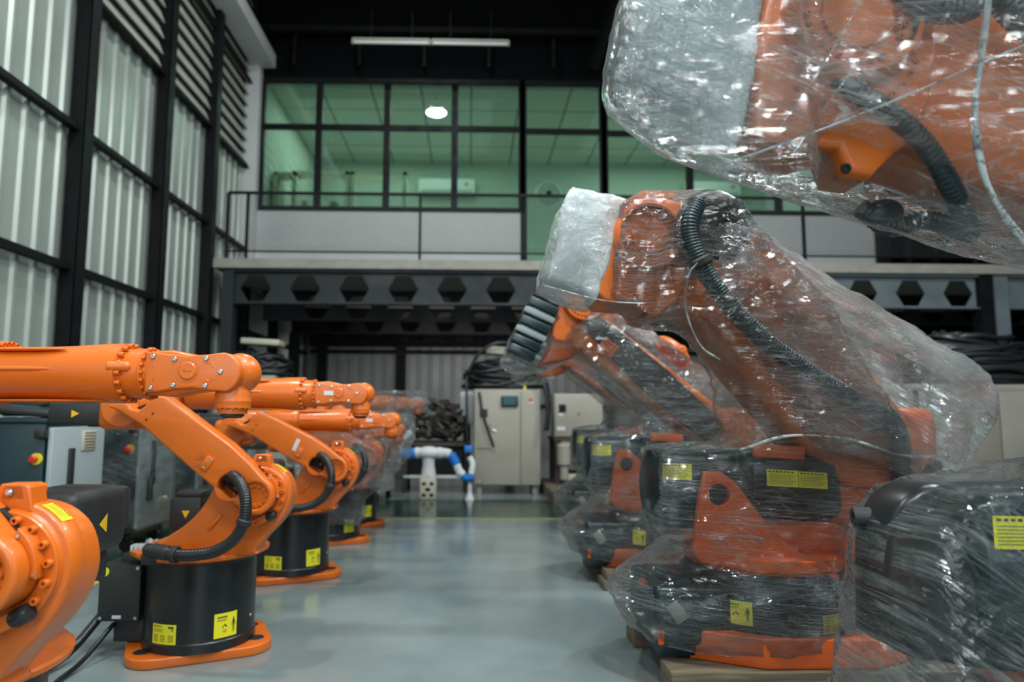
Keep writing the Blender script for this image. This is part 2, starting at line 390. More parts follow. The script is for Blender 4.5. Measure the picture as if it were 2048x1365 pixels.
def sticker(surf, w, h, parent, kind='text', name='warning_sticker', m=None, nu=8, label=None):
    """a printed label on a surface: surf(u, v, lift) for u, v in 0..1; w, h its size"""
    b = MB(); g = [[b.bm.verts.new(surf(i/nu, j/2, .0012)) for j in range(3)] for i in range(nu+1)]
    for i in range(nu):
        for j in range(2): b.bm.faces.new((g[i][j], g[i+1][j], g[i+1][j+1], g[i][j+1]))
    o = b.build(name, m or YELLOW, parent, smooth=60, label=label)
    ink, red = MB(), MB()
    def q(bb, u0, v0, u1, v1):
        n = max(1, int(abs(u1-u0)*6))
        for k in range(n):
            a, c = u0+(u1-u0)*k/n, u0+(u1-u0)*(k+1)/n
            bb.poly([surf(a, v0, .0022), surf(c, v0, .0022), surf(c, v1, .0022), surf(a, v1, .0022)])
    def pl(bb, pts): bb.poly([surf(u, v, .0022) for u, v in pts])
    has = [False]
    if kind == 'man':      # standing figure, header lines, red robot burst
        for k in range(5): q(ink, .14+.085*k, .80, .14+.085*k+.06, .88)
        q(ink, .12, .70, .52, .73)
        cx = .84
        pl(ink, [(cx+.035*math.cos(a*PI/4), .72+.045*math.sin(a*PI/4)) for a in range(8)])
        pl(ink, [(cx-.045, .67), (cx+.045, .67), (cx+.03, .42), (cx-.03, .42)])
        pl(ink, [(cx-.045, .66), (cx-.035, .60), (cx-.085, .42), (cx-.10, .45)]); pl(ink, [(cx+.045, .66), (cx+.035, .60), (cx+.085, .42), (cx+.10, .45)])
        pl(ink, [(cx-.03, .43), (cx, .43), (cx-.025, .16), (cx-.055, .16)]); pl(ink, [(cx, .43), (cx+.03, .43), (cx+.055, .16), (cx+.025, .16)])
        pl(ink, [(.40, .52), (.44, .56), (.56, .44), (.53, .40)]); pl(ink, [(.44, .56), (.40, .52), (.32, .40), (.36, .38)])
        c = (.45, .26)
        for k in range(6):
            a = k*PI/3+.2; a2 = a+.5
            pl(red, [(c[0], c[1]), (c[0]+.15*math.cos(a), c[1]+.10*math.sin(a)), (c[0]+.06*math.cos(a2), c[1]+.05*math.sin(a2))])
        has[0] = True
    elif kind == 'table':  # three text columns
        for k in range(4): q(ink, .07+.10*k, .86, .07+.10*k+.07, .92)
        q(ink, .70, .80, .90, .90); q(ink, .84, .66, .88, .80)
        for r_ in range(3): q(ink, .07, .74-.06*r_, .48, .755-.06*r_)
        for c_ in range(3):
            for r_ in range(4): q(ink, .08+.31*c_, .42-.09*r_, .08+.31*c_+.20, .45-.09*r_)
    else:
        for k in range(7): q(ink, .06+.12*k, .84, .06+.12*k+.08, .93)
        for r_ in range(6): q(ink, .06, .68-.11*r_, .92-.07*(r_ % 3), .705-.11*r_)
    ink.build('printed_ink', INK, o, smooth=0)
    if has[0]: red.build('red_print', INKRED, o, smooth=0)
    else: red.bm.free()
    return o
def flat(p0, du, dv):
    p0, du, dv = Vector(p0), Vector(du), Vector(dv); n = du.cross(dv).normalized()
    return lambda u, v, l: p0+du*u+dv*v+n*l
def oncyl(cx, cy, r, a0, a1, z0, z1):
    def f(u, v, l):
        a = a0+(a1-a0)*u
        return Vector((cx+(r+l)*math.cos(a), cy+(r+l)*math.sin(a), z0+(z1-z0)*v))
    return f
# ------------------------------------------------------------------ the hall
def slab(name, x0, x1, y0, y1, z0, z1, m, kind=True, parent=None):
    b = MB(); b.box(((x0+x1)/2, (y0+y1)/2, (z0+z1)/2), (x1-x0, y1-y0, z1-z0)); o = b.build(name, m, parent, smooth=0)
    if kind and parent is None: o['kind'] = 'structure'
    return o
slab('floor', -4.0, 10, -7, 16, -.12, 0, FLOORM)
fg = MB(); fg.box((-3.12, 1.3, .0015), (1.75, 10.7, .003)); fg.box((2.88, 7.30, .0015), (13.75, 1.32, .003)); structure(fg, 'floor_green_walkway', GREENM)
fl = MB(); fl.box((-2.205, 1.30, .0025), (.085, 10.7, .005)); structure(fl, 'trim_floor_line', AMBER)
fl = MB(); fl.box((3.8, 6.61, .0025), (12.0, .03, .005)); structure(fl, 'trim_floor_line', mat('worn_yellow_line', (.30, .27, .07), .6, nvar=.4, nscale=20))
slab('ceiling', -4.0, 10, -7, 16, 8.4, 8.5, CEIL)

def ribbed(b, o, u, v, L, H, pitch=.25, d=.028, nrm=(1, 0, 0)):
    """trapezoid rib cladding: runs along u for L, up v for H, ribs stand out by d along nrm"""
    o, u, v, nr = Vector(o), Vector(u), Vector(v), Vector(nrm); pts = []
    x = 0
    while x < L:
        for dx, dd in ((0, 0), (pitch*.62, 0), (pitch*.70, d), (pitch*.86, d), (pitch*.94, 0)):
            if x+dx <= L: pts.append((x+dx, dd))
        x += pitch
    pts.append((L, 0))
    lo = [b.bm.verts.new(o+u*x+nr*q) for x, q in pts]; hi = [b.bm.verts.new(o+u*x+nr*q+v*H) for x, q in pts]
    for i in range(len(pts)-1): b.bm.faces.new((lo[i], lo[i+1], hi[i+1], hi[i]))
b = MB(); ribbed(b, (-3.83, 3.0, 0), (0, 1, 0), (0, 0, 1), 3.36, 8.4); ribbed(b, (-3.83, 6.36, 0), (0, 1, 0), (0, 0, 1), 9.3, 5.07)
b.box((-3.95, 4.5, 4.2), (.02, 23, 8.4)); structure(b, 'wall_left', CLAD)
b = MB()
z = 5.14
while z < 8.3:
    b.bar((-3.79, 6.36, z+.07), (-3.79, 15.6, z+.07), .016, .21, up=(-.42, 0, 1)); z += .20
structure(b, 'wall_left_louvres', LOUV)
for i, y in enumerate((3.0, 4.68, 6.36, 8.04, 9.56, 11.2, 12.9, 14.6)):
    h = 8.4
    b = MB(); b.box((-3.725, y-.07, h/2), (.15, .014, h)); b.box((-3.725, y+.07, h/2), (.15, .014, h)); b.box((-3.72, y, h/2), (.012, .13, h))
    b.box((-3.655, y, h/2), (.014, .154, h))
    b.box((-3.55, y, .02), (.3, .3, .04))
    structure(b, 'trim_wall_column', STRUCT)
b = MB()
for z in (.9, 2.33, 3.67, 5.07, 6.55):
    b.box((-3.745, 9.3, z), (.055, 12.6, .075)); b.box((-3.715, 9.3, z-.03), (.05, 12.6, .012))
structure(b, 'trim_wall_girts', STRUCT)
b = MB(); b.box((-3.54, 6.6, 6.96), (.38, 9.2, .24), bev=.01); structure(b, 'trim_gutter_box', WHITE)
b = MB(); b.box((-3.70, 11.25, 5.05), (.24, .30, 3.76)); structure(b, 'wall_white_pier', WHITE)

# ground floor behind, under the gallery
b = MB(); ribbed(b, (-3.7, 15.55, 0), (1, 0, 0), (0, 0, 1), 13.4, 3.0, pitch=.26, nrm=(0, -1, 0)); b.box((3, 15.7, 4.2), (14, .1, 8.4)); structure(b, 'wall_back', CLADB)
b = MB()
for x in (-3.3, -1.55, .9, 3.4, 5.9, 8.2): b.box((x, 15.35, 1.5), (.2, .2, 3))
b.box((3, 15.44, 2.36), (13.2, .05, .09)); b.box((3, 15.44, 1.15), (13.2, .05, .07)); b.box((3, 15.40, 2.72), (13.2, .12, .5))
structure(b, 'trim_back_wall_frame', STRUCT)
slab('wall_right', 9.7, 9.8, 3.0, 16, 0, 8.4, CEIL)
slab('floor_gallery_slab', -3.66, 9.7, 9.6, 15.6, 3.035, 3.17, SLABM)
def castellated(name, x0, x1, y, m, off=-3.08, pitch=.705):
    hs = []; x = off
    while x < x1-.2:
        if x > x0+.25: hs.append([(x+.218*math.cos(a*PI/3), 2.765+.218*math.sin(a*PI/3)) for a in range(6)])
        x += pitch
    b = MB(); b.plate([[(x0, 2.55), (x1, 2.55), (x1, 2.99), (x0, 2.99)]]+hs, y-.006, y+.006)
    b.box(((x0+x1)/2, y, 2.54), (x1-x0, .17, .016)); b.box(((x0+x1)/2, y, 3.012), (x1-x0, .17, .03)); b.box(((x0+x1)/2, y-.009, 2.765), (x1-x0, .008, .008)) if False else None
    structure(b, name, m)
castellated('trim_gallery_beam', -3.5, 3.55, 9.75, BEAMG)
castellated('trim_gallery_beam', 3.56, 7.42, 9.75, BEAMP, off=3.63)
castellated('trim_gallery_beam', 7.86, 9.68, 9.75, BEAMP, off=8.05)
for y in (11.5, 13.4, 15.1): castellated('trim_gallery_beam', -3.5, 9.6, y, STRUCT if y > 12 else BEAMG, off=-3.3)
for x0, x1, m in ((-3.53, -3.37, BEAMG), (7.43, 7.62, STRUCT), (7.64, 7.84, BEAMP), (3.45, 3.54, STRUCT)):
    if x0 == 3.45: continue
    slab('trim_gallery_column', x0, x1, 9.66, 9.86, 0, 3.03, m)
slab('trim_gallery_column', -3.52, -3.36, 13.3, 13.5, 0, 2.53, STRUCT)
area('under_gallery_strip_light', (.6, 12.6, 2.45), (.2, 15.5, .9), 5, .5, 26, (1, .97, .92))
area('under_gallery_strip_light', (6.2, 12.2, 2.45), (6.4, 15.5, .5), 3, .5, 10, (1, .97, .92))

# office front on the gallery
YW = 11.3
def frame_grid(name, xs, z0, z1, trans, m=STRUCT, y=YW, w=.11):
    b = MB()
    for x in xs: b.box((x, y, (z0+z1)/2), (w, .09, z1-z0))
    for z in (z0+.04, trans, z1-.04): b.box(((xs[0]+xs[-1])/2, y+.001, z), (xs[-1]-xs[0], .086, .085))
    o = b.build(name, m, None, smooth=0); o['kind'] = 'structure'
    for a, c in zip(xs, xs[1:]):
        for p, q in ((z0+.08, trans-.042), (trans+.042, z1-.08)):
            g = MB(); g.box(((a+c)/2, y+.01, (p+q)/2), (c-a-w*.98, .008, q-p)); g.build('pane', GREENGLASS, o, smooth=0)
    return o
frame_grid('window_1', (-3.58, -2.60, -1.44, -.28, .87), 4.37, 6.72, 5.85)
frame_grid('door_1', (.90, 2.27), 3.17, 6.72, 5.82)
frame_grid('window_2', (2.30, 3.76, 5.28, 6.86), 4.37, 6.72, 5.80)
slab('wall_parapet', -3.58, .86, YW-.03, YW+.10, 3.17, 4.37, WHITE)
slab('wall_parapet', 2.33, 6.86, YW-.03, YW+.10, 3.17, 4.37, WHITE)
slab('wall_above_office', -3.8, 9.7, YW-.03, YW+.1, 6.72, 8.4, CEIL)
b = MB(); b.box((7.05, YW, 5), (.16, .16, 3.6)); b.box((8.2, YW+.4, 4.3), (.12, .12, 2.2)); b.box((7.6, YW+.2, 5), (.1, .1, 3.6)); structure(b, 'trim_gallery_post', STRUCT)
slab('wall_office_side', 6.9, 7.0, YW+.1, 15.5, 3.17, 6.8, WHITE)
OFFW = mat('office_wall_paint', (.46, .52, .47), .7, nvar=.05)
OFFC = bpy.data.materials.new('office_ceiling_tiles'); OFFC.use_nodes = True
nt = OFFC.node_tree; bs = nt.nodes['Principled BSDF']; tc = nt.nodes.new('ShaderNodeTexCoord'); br = nt.nodes.new('ShaderNodeTexBrick')
br.offset = 0; br.inputs['Scale'].default_value = 1; br.inputs['Brick Width'].default_value = .9; br.inputs['Row Height'].default_value = .9; br.inputs['Mortar Size'].default_value = .018
br.inputs['Color1'].default_value = (.42, .48, .43, 1); br.inputs['Color2'].default_value = (.40, .46, .42, 1); br.inputs['Mortar'].default_value = (.10, .13, .11, 1)
nt.links.new(tc.outputs['Object'], br.inputs['Vector']); nt.links.new(br.outputs['Color'], bs.inputs['Base Color']); bs.inputs['Roughness'].default_value = .8
slab('ceiling_office', -3.66, 6.9, YW+.1, 15.5, 6.78, 6.82, OFFC)
slab('wall_office_back', -3.66, 6.9, 15.45, 15.5, 3.17, 6.8, OFFW)
slab('wall_office_left', -3.66, -3.6, YW+.2, 15.5, 3.17, 6.8, OFFW)
b = MB(); b.box((3.0, 15.42, 5.25), (.35, .05, 1.5)); b.box((4.3, 15.42, 4.6), (.9, .05, 2.2)); structure(b, 'trim_office_door_frames', STRUCT)
# roof steel
b = MB()
for x in (-3.0, -1.9, -.8, .3, 1.4, 2.5, 3.6): b.box((x, 11.1, 7.15), (.05, .1, .6))
b.box((2, 10.95, 7.42), (11.5, .1, .10)); b.box((2.5, 8.6, 8.0), (12, .14, .3)); b.box((2.5, 5.2, 8.1), (12, .14, .3))
b.bar((2.05, 10.9, 6.8), (2.6, 8.8, 8.3), .14, .2)
structure(b, 'trim_roof_purlins', STRUCT)
for k, x in enumerate((-1.90, -.64)):
    t = empty('fluorescent_light', (x, 10.35, 6.86)); tag(t, 'unlit pale tube light under the black roof, %s one of the two' % ('left' if k == 0 else 'right'), 'ceiling light', 'tube lights under the roof')
    m_ = MB(); m_.cyl((.03, 0, 0), (1.21, 0, 0), .026); m_.build('tube', TUBE, t)
    m_ = MB(); m_.box((.62, 0, .045), (1.22, .06, .035)); m_.box((.01, 0, .01), (.03, .05, .08)); m_.box((1.23, 0, .01), (.03, .05, .08)); m_.build('fitting', BEIGE, t, smooth=0)
    
    for hx_ in (.3, .95): m_ = MB(); m_.box((hx_, 0, .30), (.012, .012, .5)); m_.build('hanger', STRUCT, t, smooth=0)
LAMPM = mat('lamp_glow', (1, 1, 1), .5, emit=(.9, .98, 1.0, 14))
for i, (x, y, z, p) in enumerate(HIGHBAYS):
    t = empty('highbay_lamp', (x, y, z)); tag(t, 'round black high bay lamp under the dark roof, '+('over the gallery front', 'right of the aisle near the camera', 'near the left wall', 'over the right row of robots', 'behind the camera')[i], 'lamp', 'high bay lamps')
    h = MB(); h.lathe([(.05, .22), (.08, .2), (.12, .02), (.30, -.10), (.31, -.10), (.13, .04), (.0, .24)], 28); h.cyl((0, 0, .2), (0, 0, 8.4-z), .012); h.build('shade', STRUCT, t)
    for a in range(3):
        e = MB(); e.sphere((.13*math.cos(a*2.1+.4), .13*math.sin(a*2.1+.4), -.075), .022, u=14, v=8); e.build('bulb', LAMPM, t)

# gallery railing
t = empty('balcony_railing', (0, 9.68, 3.17)); tag(t, 'black steel railing with fine mesh infill along the gallery edge', 'railing')
m_ = MB(); m_.box((3.05, 0, .985), (13.1, .05, .035)); m_.box((3.05, 0, .90), (13.1, .018, .018)) if False else None; m_.build('handrail', STRUCT, t, smooth=0)
m_ = MB(); m_.box((3.05, 0, .12), (13.1, .03, .022)); m_.build('bottom_rail', STRUCT, t, smooth=0)
for x in (-3.50, -3.22, -.73, 2.0, 4.88, 7.4):
    m_ = MB(); m_.box((x, 0, .49), (.035, .05, .98)); m_.build('post', STRUCT, t, smooth=0)
MESHM = bpy.data.materials.new('expanded_metal_mesh'); MESHM.use_nodes = True; nt = MESHM.node_tree; nt.nodes.clear(); N = nt.nodes.new; L = nt.links.new
o_ = N('ShaderNodeOutputMaterial'); tc = N('ShaderNodeTexCoord'); sx = N('ShaderNodeSeparateXYZ'); L(tc.outputs['Object'], sx.inputs[0])
def mth(op, a, b_=None):
    n = N('ShaderNodeMath'); n.operation = op
    for i, v in enumerate((a, b_)):
        if v is None: continue
        if isinstance(v, (int, float)): n.inputs[i].default_value = v
        else: L(v, n.inputs[i])
    return n.outputs[0]
u_ = mth('MULTIPLY', sx.outputs['X'], 16.0); v_ = mth('MULTIPLY', sx.outputs['Z'], 30.0)
d1 = mth('ABSOLUTE', mth('SUBTRACT', mth('FRACT', mth('ADD', u_, v_)), .5)); d2 = mth('ABSOLUTE', mth('SUBTRACT', mth('FRACT', mth('SUBTRACT', u_, v_)), .5))
wire = mth('LESS_THAN', mth('MINIMUM', d1, d2), .075)
tr = N('ShaderNodeBsdfTransparent'); df = N('ShaderNodeBsdfDiffuse'); df.inputs[0].default_value = (.05, .055, .055, 1); mx = N('ShaderNodeMixShader')
L(wire, mx.inputs[0]); L(tr.outputs[0], mx.inputs[1]); L(df.outputs[0], mx.inputs[2]); L(mx.outputs[0], o_.inputs[0])
for a, c in ((-3.20, -.75), (-.71, 1.98), (2.02, 4.86), (4.90, 7.38)):
    m_ = MB(); m_.poly([(a, 0, .13), (c, 0, .13), (c, 0, .97), (a, 0, .97)]); m_.build('mesh_panel', MESHM, t, smooth=0)

# ------------------------------------------------------------------ slim orange robot arms
def bolt_mesh(r, h):
    b = MB(); b.lathe([(0, h*.35), (r*.5, h*.35), (r*.5, h), (r*.92, h), (r, h*.9), (r, 0)], 12); return b
def bolt_ring(parent, n, rad, r, h, org, d, m, a0=0., a1=2*PI, name='bolt', e0=None):
    """separate socket head bolts on a circle about org in the plane across d"""
    first = None; D = Vector(d).normalized(); X = Vector((0, 0, 1)) if abs(D.z) < .5 else Vector((1, 0, 0)); Yv = D.cross(X)
    for k in range(n):
        a = a0+(a1-a0)*k/(n if abs(a1-a0-2*PI) < 1e-6 else n-1)
        M = aim(Vector(org)+X*rad*math.cos(a)+Yv*rad*math.sin(a), D)
        if first is None:
            first = bolt_mesh(r, h).build(name, m, parent); first.matrix_local = M
        else: inst(first, parent, M)
    return first
def slim_robot():
    O = Vector((-1.2, 3.2, 0))
    def S(px, py, y): return W(px, py, 3.2+y)-O
    def ol(pts, y): return [(S(a, b, y).x, S(a, b, y).z) for a, b in pts]
    root = empty('robot_arm', (0, 0, 0))
    # foot: rounded plate with bolt pockets
    b = MB(); rr = .12; pts = []
    for cx, cy, q in ((.175, .10, 0), (-.175, .10, 1), (-.175, -.10, 2), (.175, -.10, 3)):
        for k in range(9): a = q*PI/2+k*PI/16; pts.append((cx+rr*math.cos(a), cy+rr*math.sin(a)))
    b.plate([pts], -.021, .021, bev=.008, M=Matrix.Translation((0, 0, -.029)) @ Matrix.Rotation(R(24), 4, 'Z') @ Matrix.Rotation(-PI/2, 4, 'X'))
    foot = b.build('base_foot', ORANGE, root)
    for a in (24+24, 24+156, 24+204, 24+336):
        c = Vector((.25*math.cos(R(a)), .25*math.sin(R(a)), -.008))
        h = MB(); h.lathe([(0, .0005), (.03, .0005), (.034, .002), (.036, 0)], 16); h.build('bolt_pocket', HOLE, foot, loc=c)
    # black base drum
    b = MB(); b.lathe([(.228, -.01), (.236, -.006), (.236, .03), (.232, .035), (.232, .35), (.236, .355), (.236, .366), (0, .366)], 72)
    drum = b.build('base_drum', BLACK, root)
    sticker(oncyl(0, 0, .233, R(-121), R(-92.5), .035, .115), .05, .06, root, 'table', nu=6)
    sticker(oncyl(0, 0, .233, R(-56), R(-31), .045, .145), .05, .07, root, 'man', nu=6)
    for a in (-8, -12):
        q = MB(); q.sphere((.233*math.cos(R(a)), .233*math.sin(R(a)), .10 if a == -8 else .36), .006, u=10, v=6); q.build('drum_screw', STEEL, drum)
    # connection box on the left
    b = MB(); b.box((-.31, -.02, .215), (.18, .20, .24), bev=.008); b.box((-.27, .0, .06), (.15, .16, .12), bev=.005); b.box((-.27, .05, .335), (.16, .2, .07), bev=.02)
    jb = b.build('connection_box', PLASTIC, root)
    for x, z in ((-.385, .32), (-.235, .32), (-.385, .11), (-.235, .11)):
        q = MB(); q.axis([(.007, 0), (.007, .003), (0, .004)], (x, -.12, z), (0, -1, 0), 10); q.build('screw', STEEL, jb)
    q = MB(); q.axis([(.019, 0), (.019, .003), (0, .003)], (-.375, -.12, .305), (0, -1, 0), 20); q.build('round_yellow_sticker', YELLOW, jb)
    q = MB(); q.box((-.315, -.1205, .115), (.038, .002, .014)); q.build('type_plate', WHITEPL, jb, smooth=0)
    q = MB(); q.axis([(.03, 0), (.03, .06), (.022, .07), (.022, .09), (0, .09)], (-.39, .0, .26), (-1, 0, 0), 18); q.build('plug', RUBBER, jb)
    # turning flange
    b = MB(); b.lathe([(0, .366), (.262, .366), (.284, .376), (.286, .388), (.280, .394), (.20, .394), (.19, .41), (0, .41)], 72)
    b.box((.02, -.275, .385), (.09, .03, .014), bev=.004); b.box((-.2, -.19, .396), (.05, .09, .02), rot=Matrix.Rotation(R(45), 4, 'Z'), bev=.004)
    b.build('turning_flange', ORANGE, root)
    # carousel casting: sweeps from low left up to the shoulder
    y0, y1 = -.195, -.085
    fr = [(330, 1112), (322, 1092), (336, 1074), (366, 1054), (396, 1026), (418, 995), (436, 962), (458, 950), (474, 936), (496, 930), (524, 929), (552, 936), (574, 955), (583, 985), (578, 1015), (560, 1046), (530, 1078), (512, 1100), (500, 1112)]
    b = MB(); b.plate([smooth2(ol(fr, -.19), 4)], y0, y1, bev=.012)
    b.plate([smooth2(ol([(345, 1112), (345, 1075), (400, 1040), (430, 985), (450, 950), (490, 950), (500, 1020), (480, 1080), (460, 1112)], -.1), 4)], -.10, .08, bev=.02)
    b.box((-.02, 0, .415), (.30, .30, .05), bev=.02)
    b.box(S(430, 1045, y0), (.02, .02, .085), rot=Matrix.Rotation(R(40), 4, 'Y'), bev=.008)
    car = b.build('carousel', ORANGE, root)
    hc = S(522, 988, -.19); hx, hz = hc.x, hc.z
    # shoulder housing with stepped face
    b = MB(); b.axis([(0, 0), (.114, 0), (.116, .004), (.118, .008), (.128, .010), (.133, .018), (.133, .055), (.128, .068), (.090, .075), (.085, .11), (0, .11)], (hx, -.205, hz), (0, 1, 0), 72)
    b.build('shoulder_housing', ORANGE, root)
    # lifting lug on top
    b = MB(); b.plate([[(hx-.042, hz+.112), (hx-.034, hz+.158), (hx-.027, hz+.167), (hx+.026, hz+.168), (hx+.034, hz+.160), (hx+.043, hz+.11)], [(hx-.018, hz+.142), (hx+.018, hz+.142), (hx+.014, hz+.158), (hx-.014, hz+.158)]], -.200, -.145, bev=.005)
    b.axis([(.012, 0), (.012, .07), (0, .07)], (hx+.002, -.18, hz+.150), (0, 1, 0), 12)
    lug = b.build('lifting_lug', ORANGE, root)
    q = MB(); q.axis([(.009, 0), (.009, .02), (.004, .024), (0, .024)], (hx-.006, -.185, hz+.150), (0, -1, 0), 8); q.build('pin', STEEL, lug)
    # flange on the shoulder with its bolts, raised bosses
    b = MB(); b.axis([(.082, 0), (.111, .0), (.114, .003), (.114, .010), (.112, .012), (.082, .012)], (hx, -.215, hz), (0, 1, 0), 72)
    fl_ = b.build('shoulder_flange', ORANGE, root)
    bolt_ring(fl_, 16, .100, .0085, .014, (hx, -.215, hz), (0, -1, 0), ORANGE, a0=.12, a1=.12+2*PI)
    # yellow notice on the housing rim
    def rim(u, v, l):
        a = R(66)-R(24)*u; rr = .1335+l; return Vector((hx+rr*math.cos(a), -.187+.036*v, hz+rr*math.sin(a)))
    sticker(lambda u, v, l: rim(1-v, .05+.9*(1-u), l) if False else rim(u, v, l), .06, .05, root, 'text', nu=6)
    # link arm between shoulder and elbow
    ly0, ly1 = -.288, -.195
    top = [(212, 812), (240, 806), (254, 806), (262, 818), (276, 822), (290, 812), (297, 797), (314, 792), (330, 794)]
    out = top + [(400, 846), (460, 890), (520, 930), (538, 948), (552, 975), (548, 1008), (532, 1028), (512, 1034), (488, 1026), (468, 1008), (440, 988), (390, 946), (330, 894), (280, 850), (240, 826)]
    yy = ly0
    def oc(pts): return ol(pts, yy)
    cc = S(514, 988, yy); arc = [(hx+.080*math.cos(R(a)), hz+.080*math.sin(R(a))) for a in range(60, -156, -9)]
    b = MB(); body = oc(top+[(400, 846), (460, 890), (500, 928)])+arc+oc([(446, 992), (390, 946), (330, 894), (280, 850), (240, 826)])
    hole1 = circ(S(458, 974, yy).x, S(458, 974, yy).z, .050, 28)
    hole2 = circ(hx, hz, .054, 32)
    b.plate([body, hole1, hole2], ly0, ly1, bev=.010)
    link = b.build('link_arm', ORANGE, root)
    q = MB(); q.plate([oc([(244, 822), (300, 800), (330, 806), (520, 945), (540, 985), (500, 1020), (440, 976), (330, 886)])], ly0+.06, ly1-.004); q.build('link_recess', HOLE, link, smooth=0)
    b = MB(); c2 = Vector((hx, 0, hz))
    b.axis([(0, .018), (.032, .018), (.035, .014), (.054, .014), (.054, .06), (0, .06)], (c2.x, ly0, c2.z), (0, 1, 0), 48); hub = b.build('hub_disc', ORANGE, link)
    bolt_ring(hub, 12, .0445, .0055, .009, (c2.x, ly0+.014, c2.z), (0, -1, 0), ORANGE)
    # grip boss with two screws, and the bracket cut-out above it
    p = S(414, 928, yy); rot = Matrix.Rotation(R(32), 4, 'Y')
    b = MB(); b.box((p.x, ly0-.002, p.z), (.036, .010, .062), rot=rot, bev=.006); bs_ = b.build('screw_boss', ORANGE, link)
    for dz in (-.016, .016):
        q = MB(); q.axis([(.0045, 0), (.0045, .003), (0, .001)], Vector((p.x, ly0-.006, p.z))+rot.to_3x3() @ Vector((0, 0, dz)), (0, -1, 0), 10); q.build('screw', STEEL, bs_)
    p = S(402, 922, yy); b = MB(); b.box((p.x-.012, ly0+.0005, p.z), (.034, .003, .078), rot=rot); pk = b.build('cast_pocket', DEEP, link, smooth=0)
    q = MB()
    for k in range(4):
        a_ = rot.to_3x3() @ Vector((-.013, 0, -.034+.018*k)); c_ = rot.to_3x3() @ Vector((.013, 0, -.016+.018*k-.01*(k % 2)))
        q.bar(Vector((p.x-.012, ly0-.002, p.z))+a_, Vector((p.x-.012, ly0-.002, p.z))+c_, .002, .003)
    q.build('pocket_rib', ORANGE, pk, smooth=0)
    for px_, py_ in ((306, 828), (293, 840)):
        p = S(px_, py_, yy); q = MB(); q.axis([(.004, 0), (.004, .002), (0, .0005)], (p.x, ly0-.001, p.z), (0, -1, 0), 10); q.build('screw_hole', HOLE, link)
    # rubber bumper and its bracket under the shoulder
    b = MB(); b.box((hx+.020, -.225, hz-.105), (.09, .03, .032), rot=Matrix.Rotation(R(-28), 4, 'Y'), bev=.008); br_ = b.build('bumper_bracket', ORANGE, root)
    q = MB(); q.axis([(0, -.012), (.016, -.012), (.019, -.006), (.019, .024), (.016, .030), (0, .030)], (hx+.050, -.228, hz-.092), (1, -.1, .5), 20); q.build('rubber_bumper', RUBBER, br_)
    bp_ = bolt_mesh(.008, .01).build('bolt', ORANGE, br_); bp_.matrix_local = aim((hx+.0, -.241, hz-.115), (0, -1, 0))
    # arc bracket screwed to the turning side
    b = MB(); pts = [(.080*math.cos(R(a)), .080*math.sin(R(a))) for a in range(-8, 60, 6)]+[(.0905*math.cos(R(a)), .100*math.sin(R(a))) for a in range(58, -10, -6)]
    b.plate([[(hx+x, hz+z) for x, z in pts]], -.245, -.214, bev=.002); ab = b.build('arc_stop', ORANGE, fl_)
    for a in (-4, 54):
        q = MB(); q.axis([(.004, 0), (.004, .003), (0, .004)], (hx+.0855*math.cos(R(a)), -.2455, hz+.0855*math.sin(R(a))), (0, -1, 0), 12); q.build('screw', STEEL, ab)
    # shoulder motor on the far side
    b = MB(); b.box((hx-.11, .16, hz+.035), (.19, .24, .17), bev=.03, seg=3); b.box((hx-.11, .30, hz+.05), (.15, .06, .12), bev=.015); b.box((hx-.09, .20, hz-.08), (.07, .12, .10), bev=.008)
    b.box((hx-.07, -.02, hz+.01), (.14, .17, .13), bev=.02)
    mo = b.build('shoulder_motor', PLASTIC, root)
    q = MB(); q.poly([(hx-.0140, .14, hz+.03), (hx-.0140, .175, hz+.055), (hx-.0140, .175, hz+.005)]); q.build('warning_mark', AMBER, mo, smooth=0)
    # base motor standing left of the carousel
    p = S(382, 1020, .10); b = MB(); b.box((p.x, .10, p.z-.015), (.15, .15, .16), bev=.02); b.box((p.x+.01, .10, p.z+.075), (.12, .12, .03), bev=.01); b.box((p.x, .10, .44), (.14, .14, .10), bev=.01); mt = b.build('base_motor', PLASTIC, root)
    q = MB(); q.poly([(p.x-.012, .0245, p.z+.005), (p.x+.024, .0245, p.z+.005), (p.x+.006, .0245, p.z-.03)]); q.build('warning_mark', AMBER, mt, smooth=0)
    # elbow housing, forearm and wrist: one group tilted about the elbow
    eb = S(272, 815, -.05); ex, ez = eb.x, eb.z
    b = MB(); b.box((ex-.03, .03, ez-.015), (.19, .36, .17), bev=.035, seg=4); b.axis([(0, 0), (.085, 0), (.09, .01), (.09, .19), (0, .19)], (ex+.0, -.185, ez), (0, 1, 0), 40)
    b.box((ex+.02, .12, ez+.06), (.26, .2, .14), bev=.04, seg=4)
    el = b.build('elbow_housing', ORANGE, root)
    for k, (dz, yy_, ln) in enumerate(((-.03, -.05, .24), (.045, .17, .30), (-.05, .30, .26))):
        b = MB(); b.box((ex-.12-ln/2, yy_, ez+dz), (ln, .125, .095), bev=.012); b.box((ex-.12-ln*.35, yy_, ez+dz+.052), (ln*.55, .10, .03), bev=.012); m_ = b.build('elbow_motor', PLASTIC, root)
        q = MB(); xx = ex-.12-ln*.55; q.poly([(xx, yy_-.064, ez+dz+.016), (xx, yy_-.064, ez+dz-.018), (xx+.034, yy_-.064, ez+dz)]); q.build('warning_mark', AMBER, m_, smooth=0)
    fy, fz = .12, 1.085   # forearm axis
    A = (0, fy, fz)
    b = MB(); b.axis([(0, -.16), (.075, -.16), (.082, -.15), (.080, -.06), (.078, -.01), (.078, .0), (.071, .012), (.071, .10), (.073, .18), (.079, .29), (.079, .315), (.066, .322), (.064, .35), (.0635, .372), (.056, .378), (0, .378)], (ex+.24-.0, fy, fz), (1, 0, 0), 64) if False else None
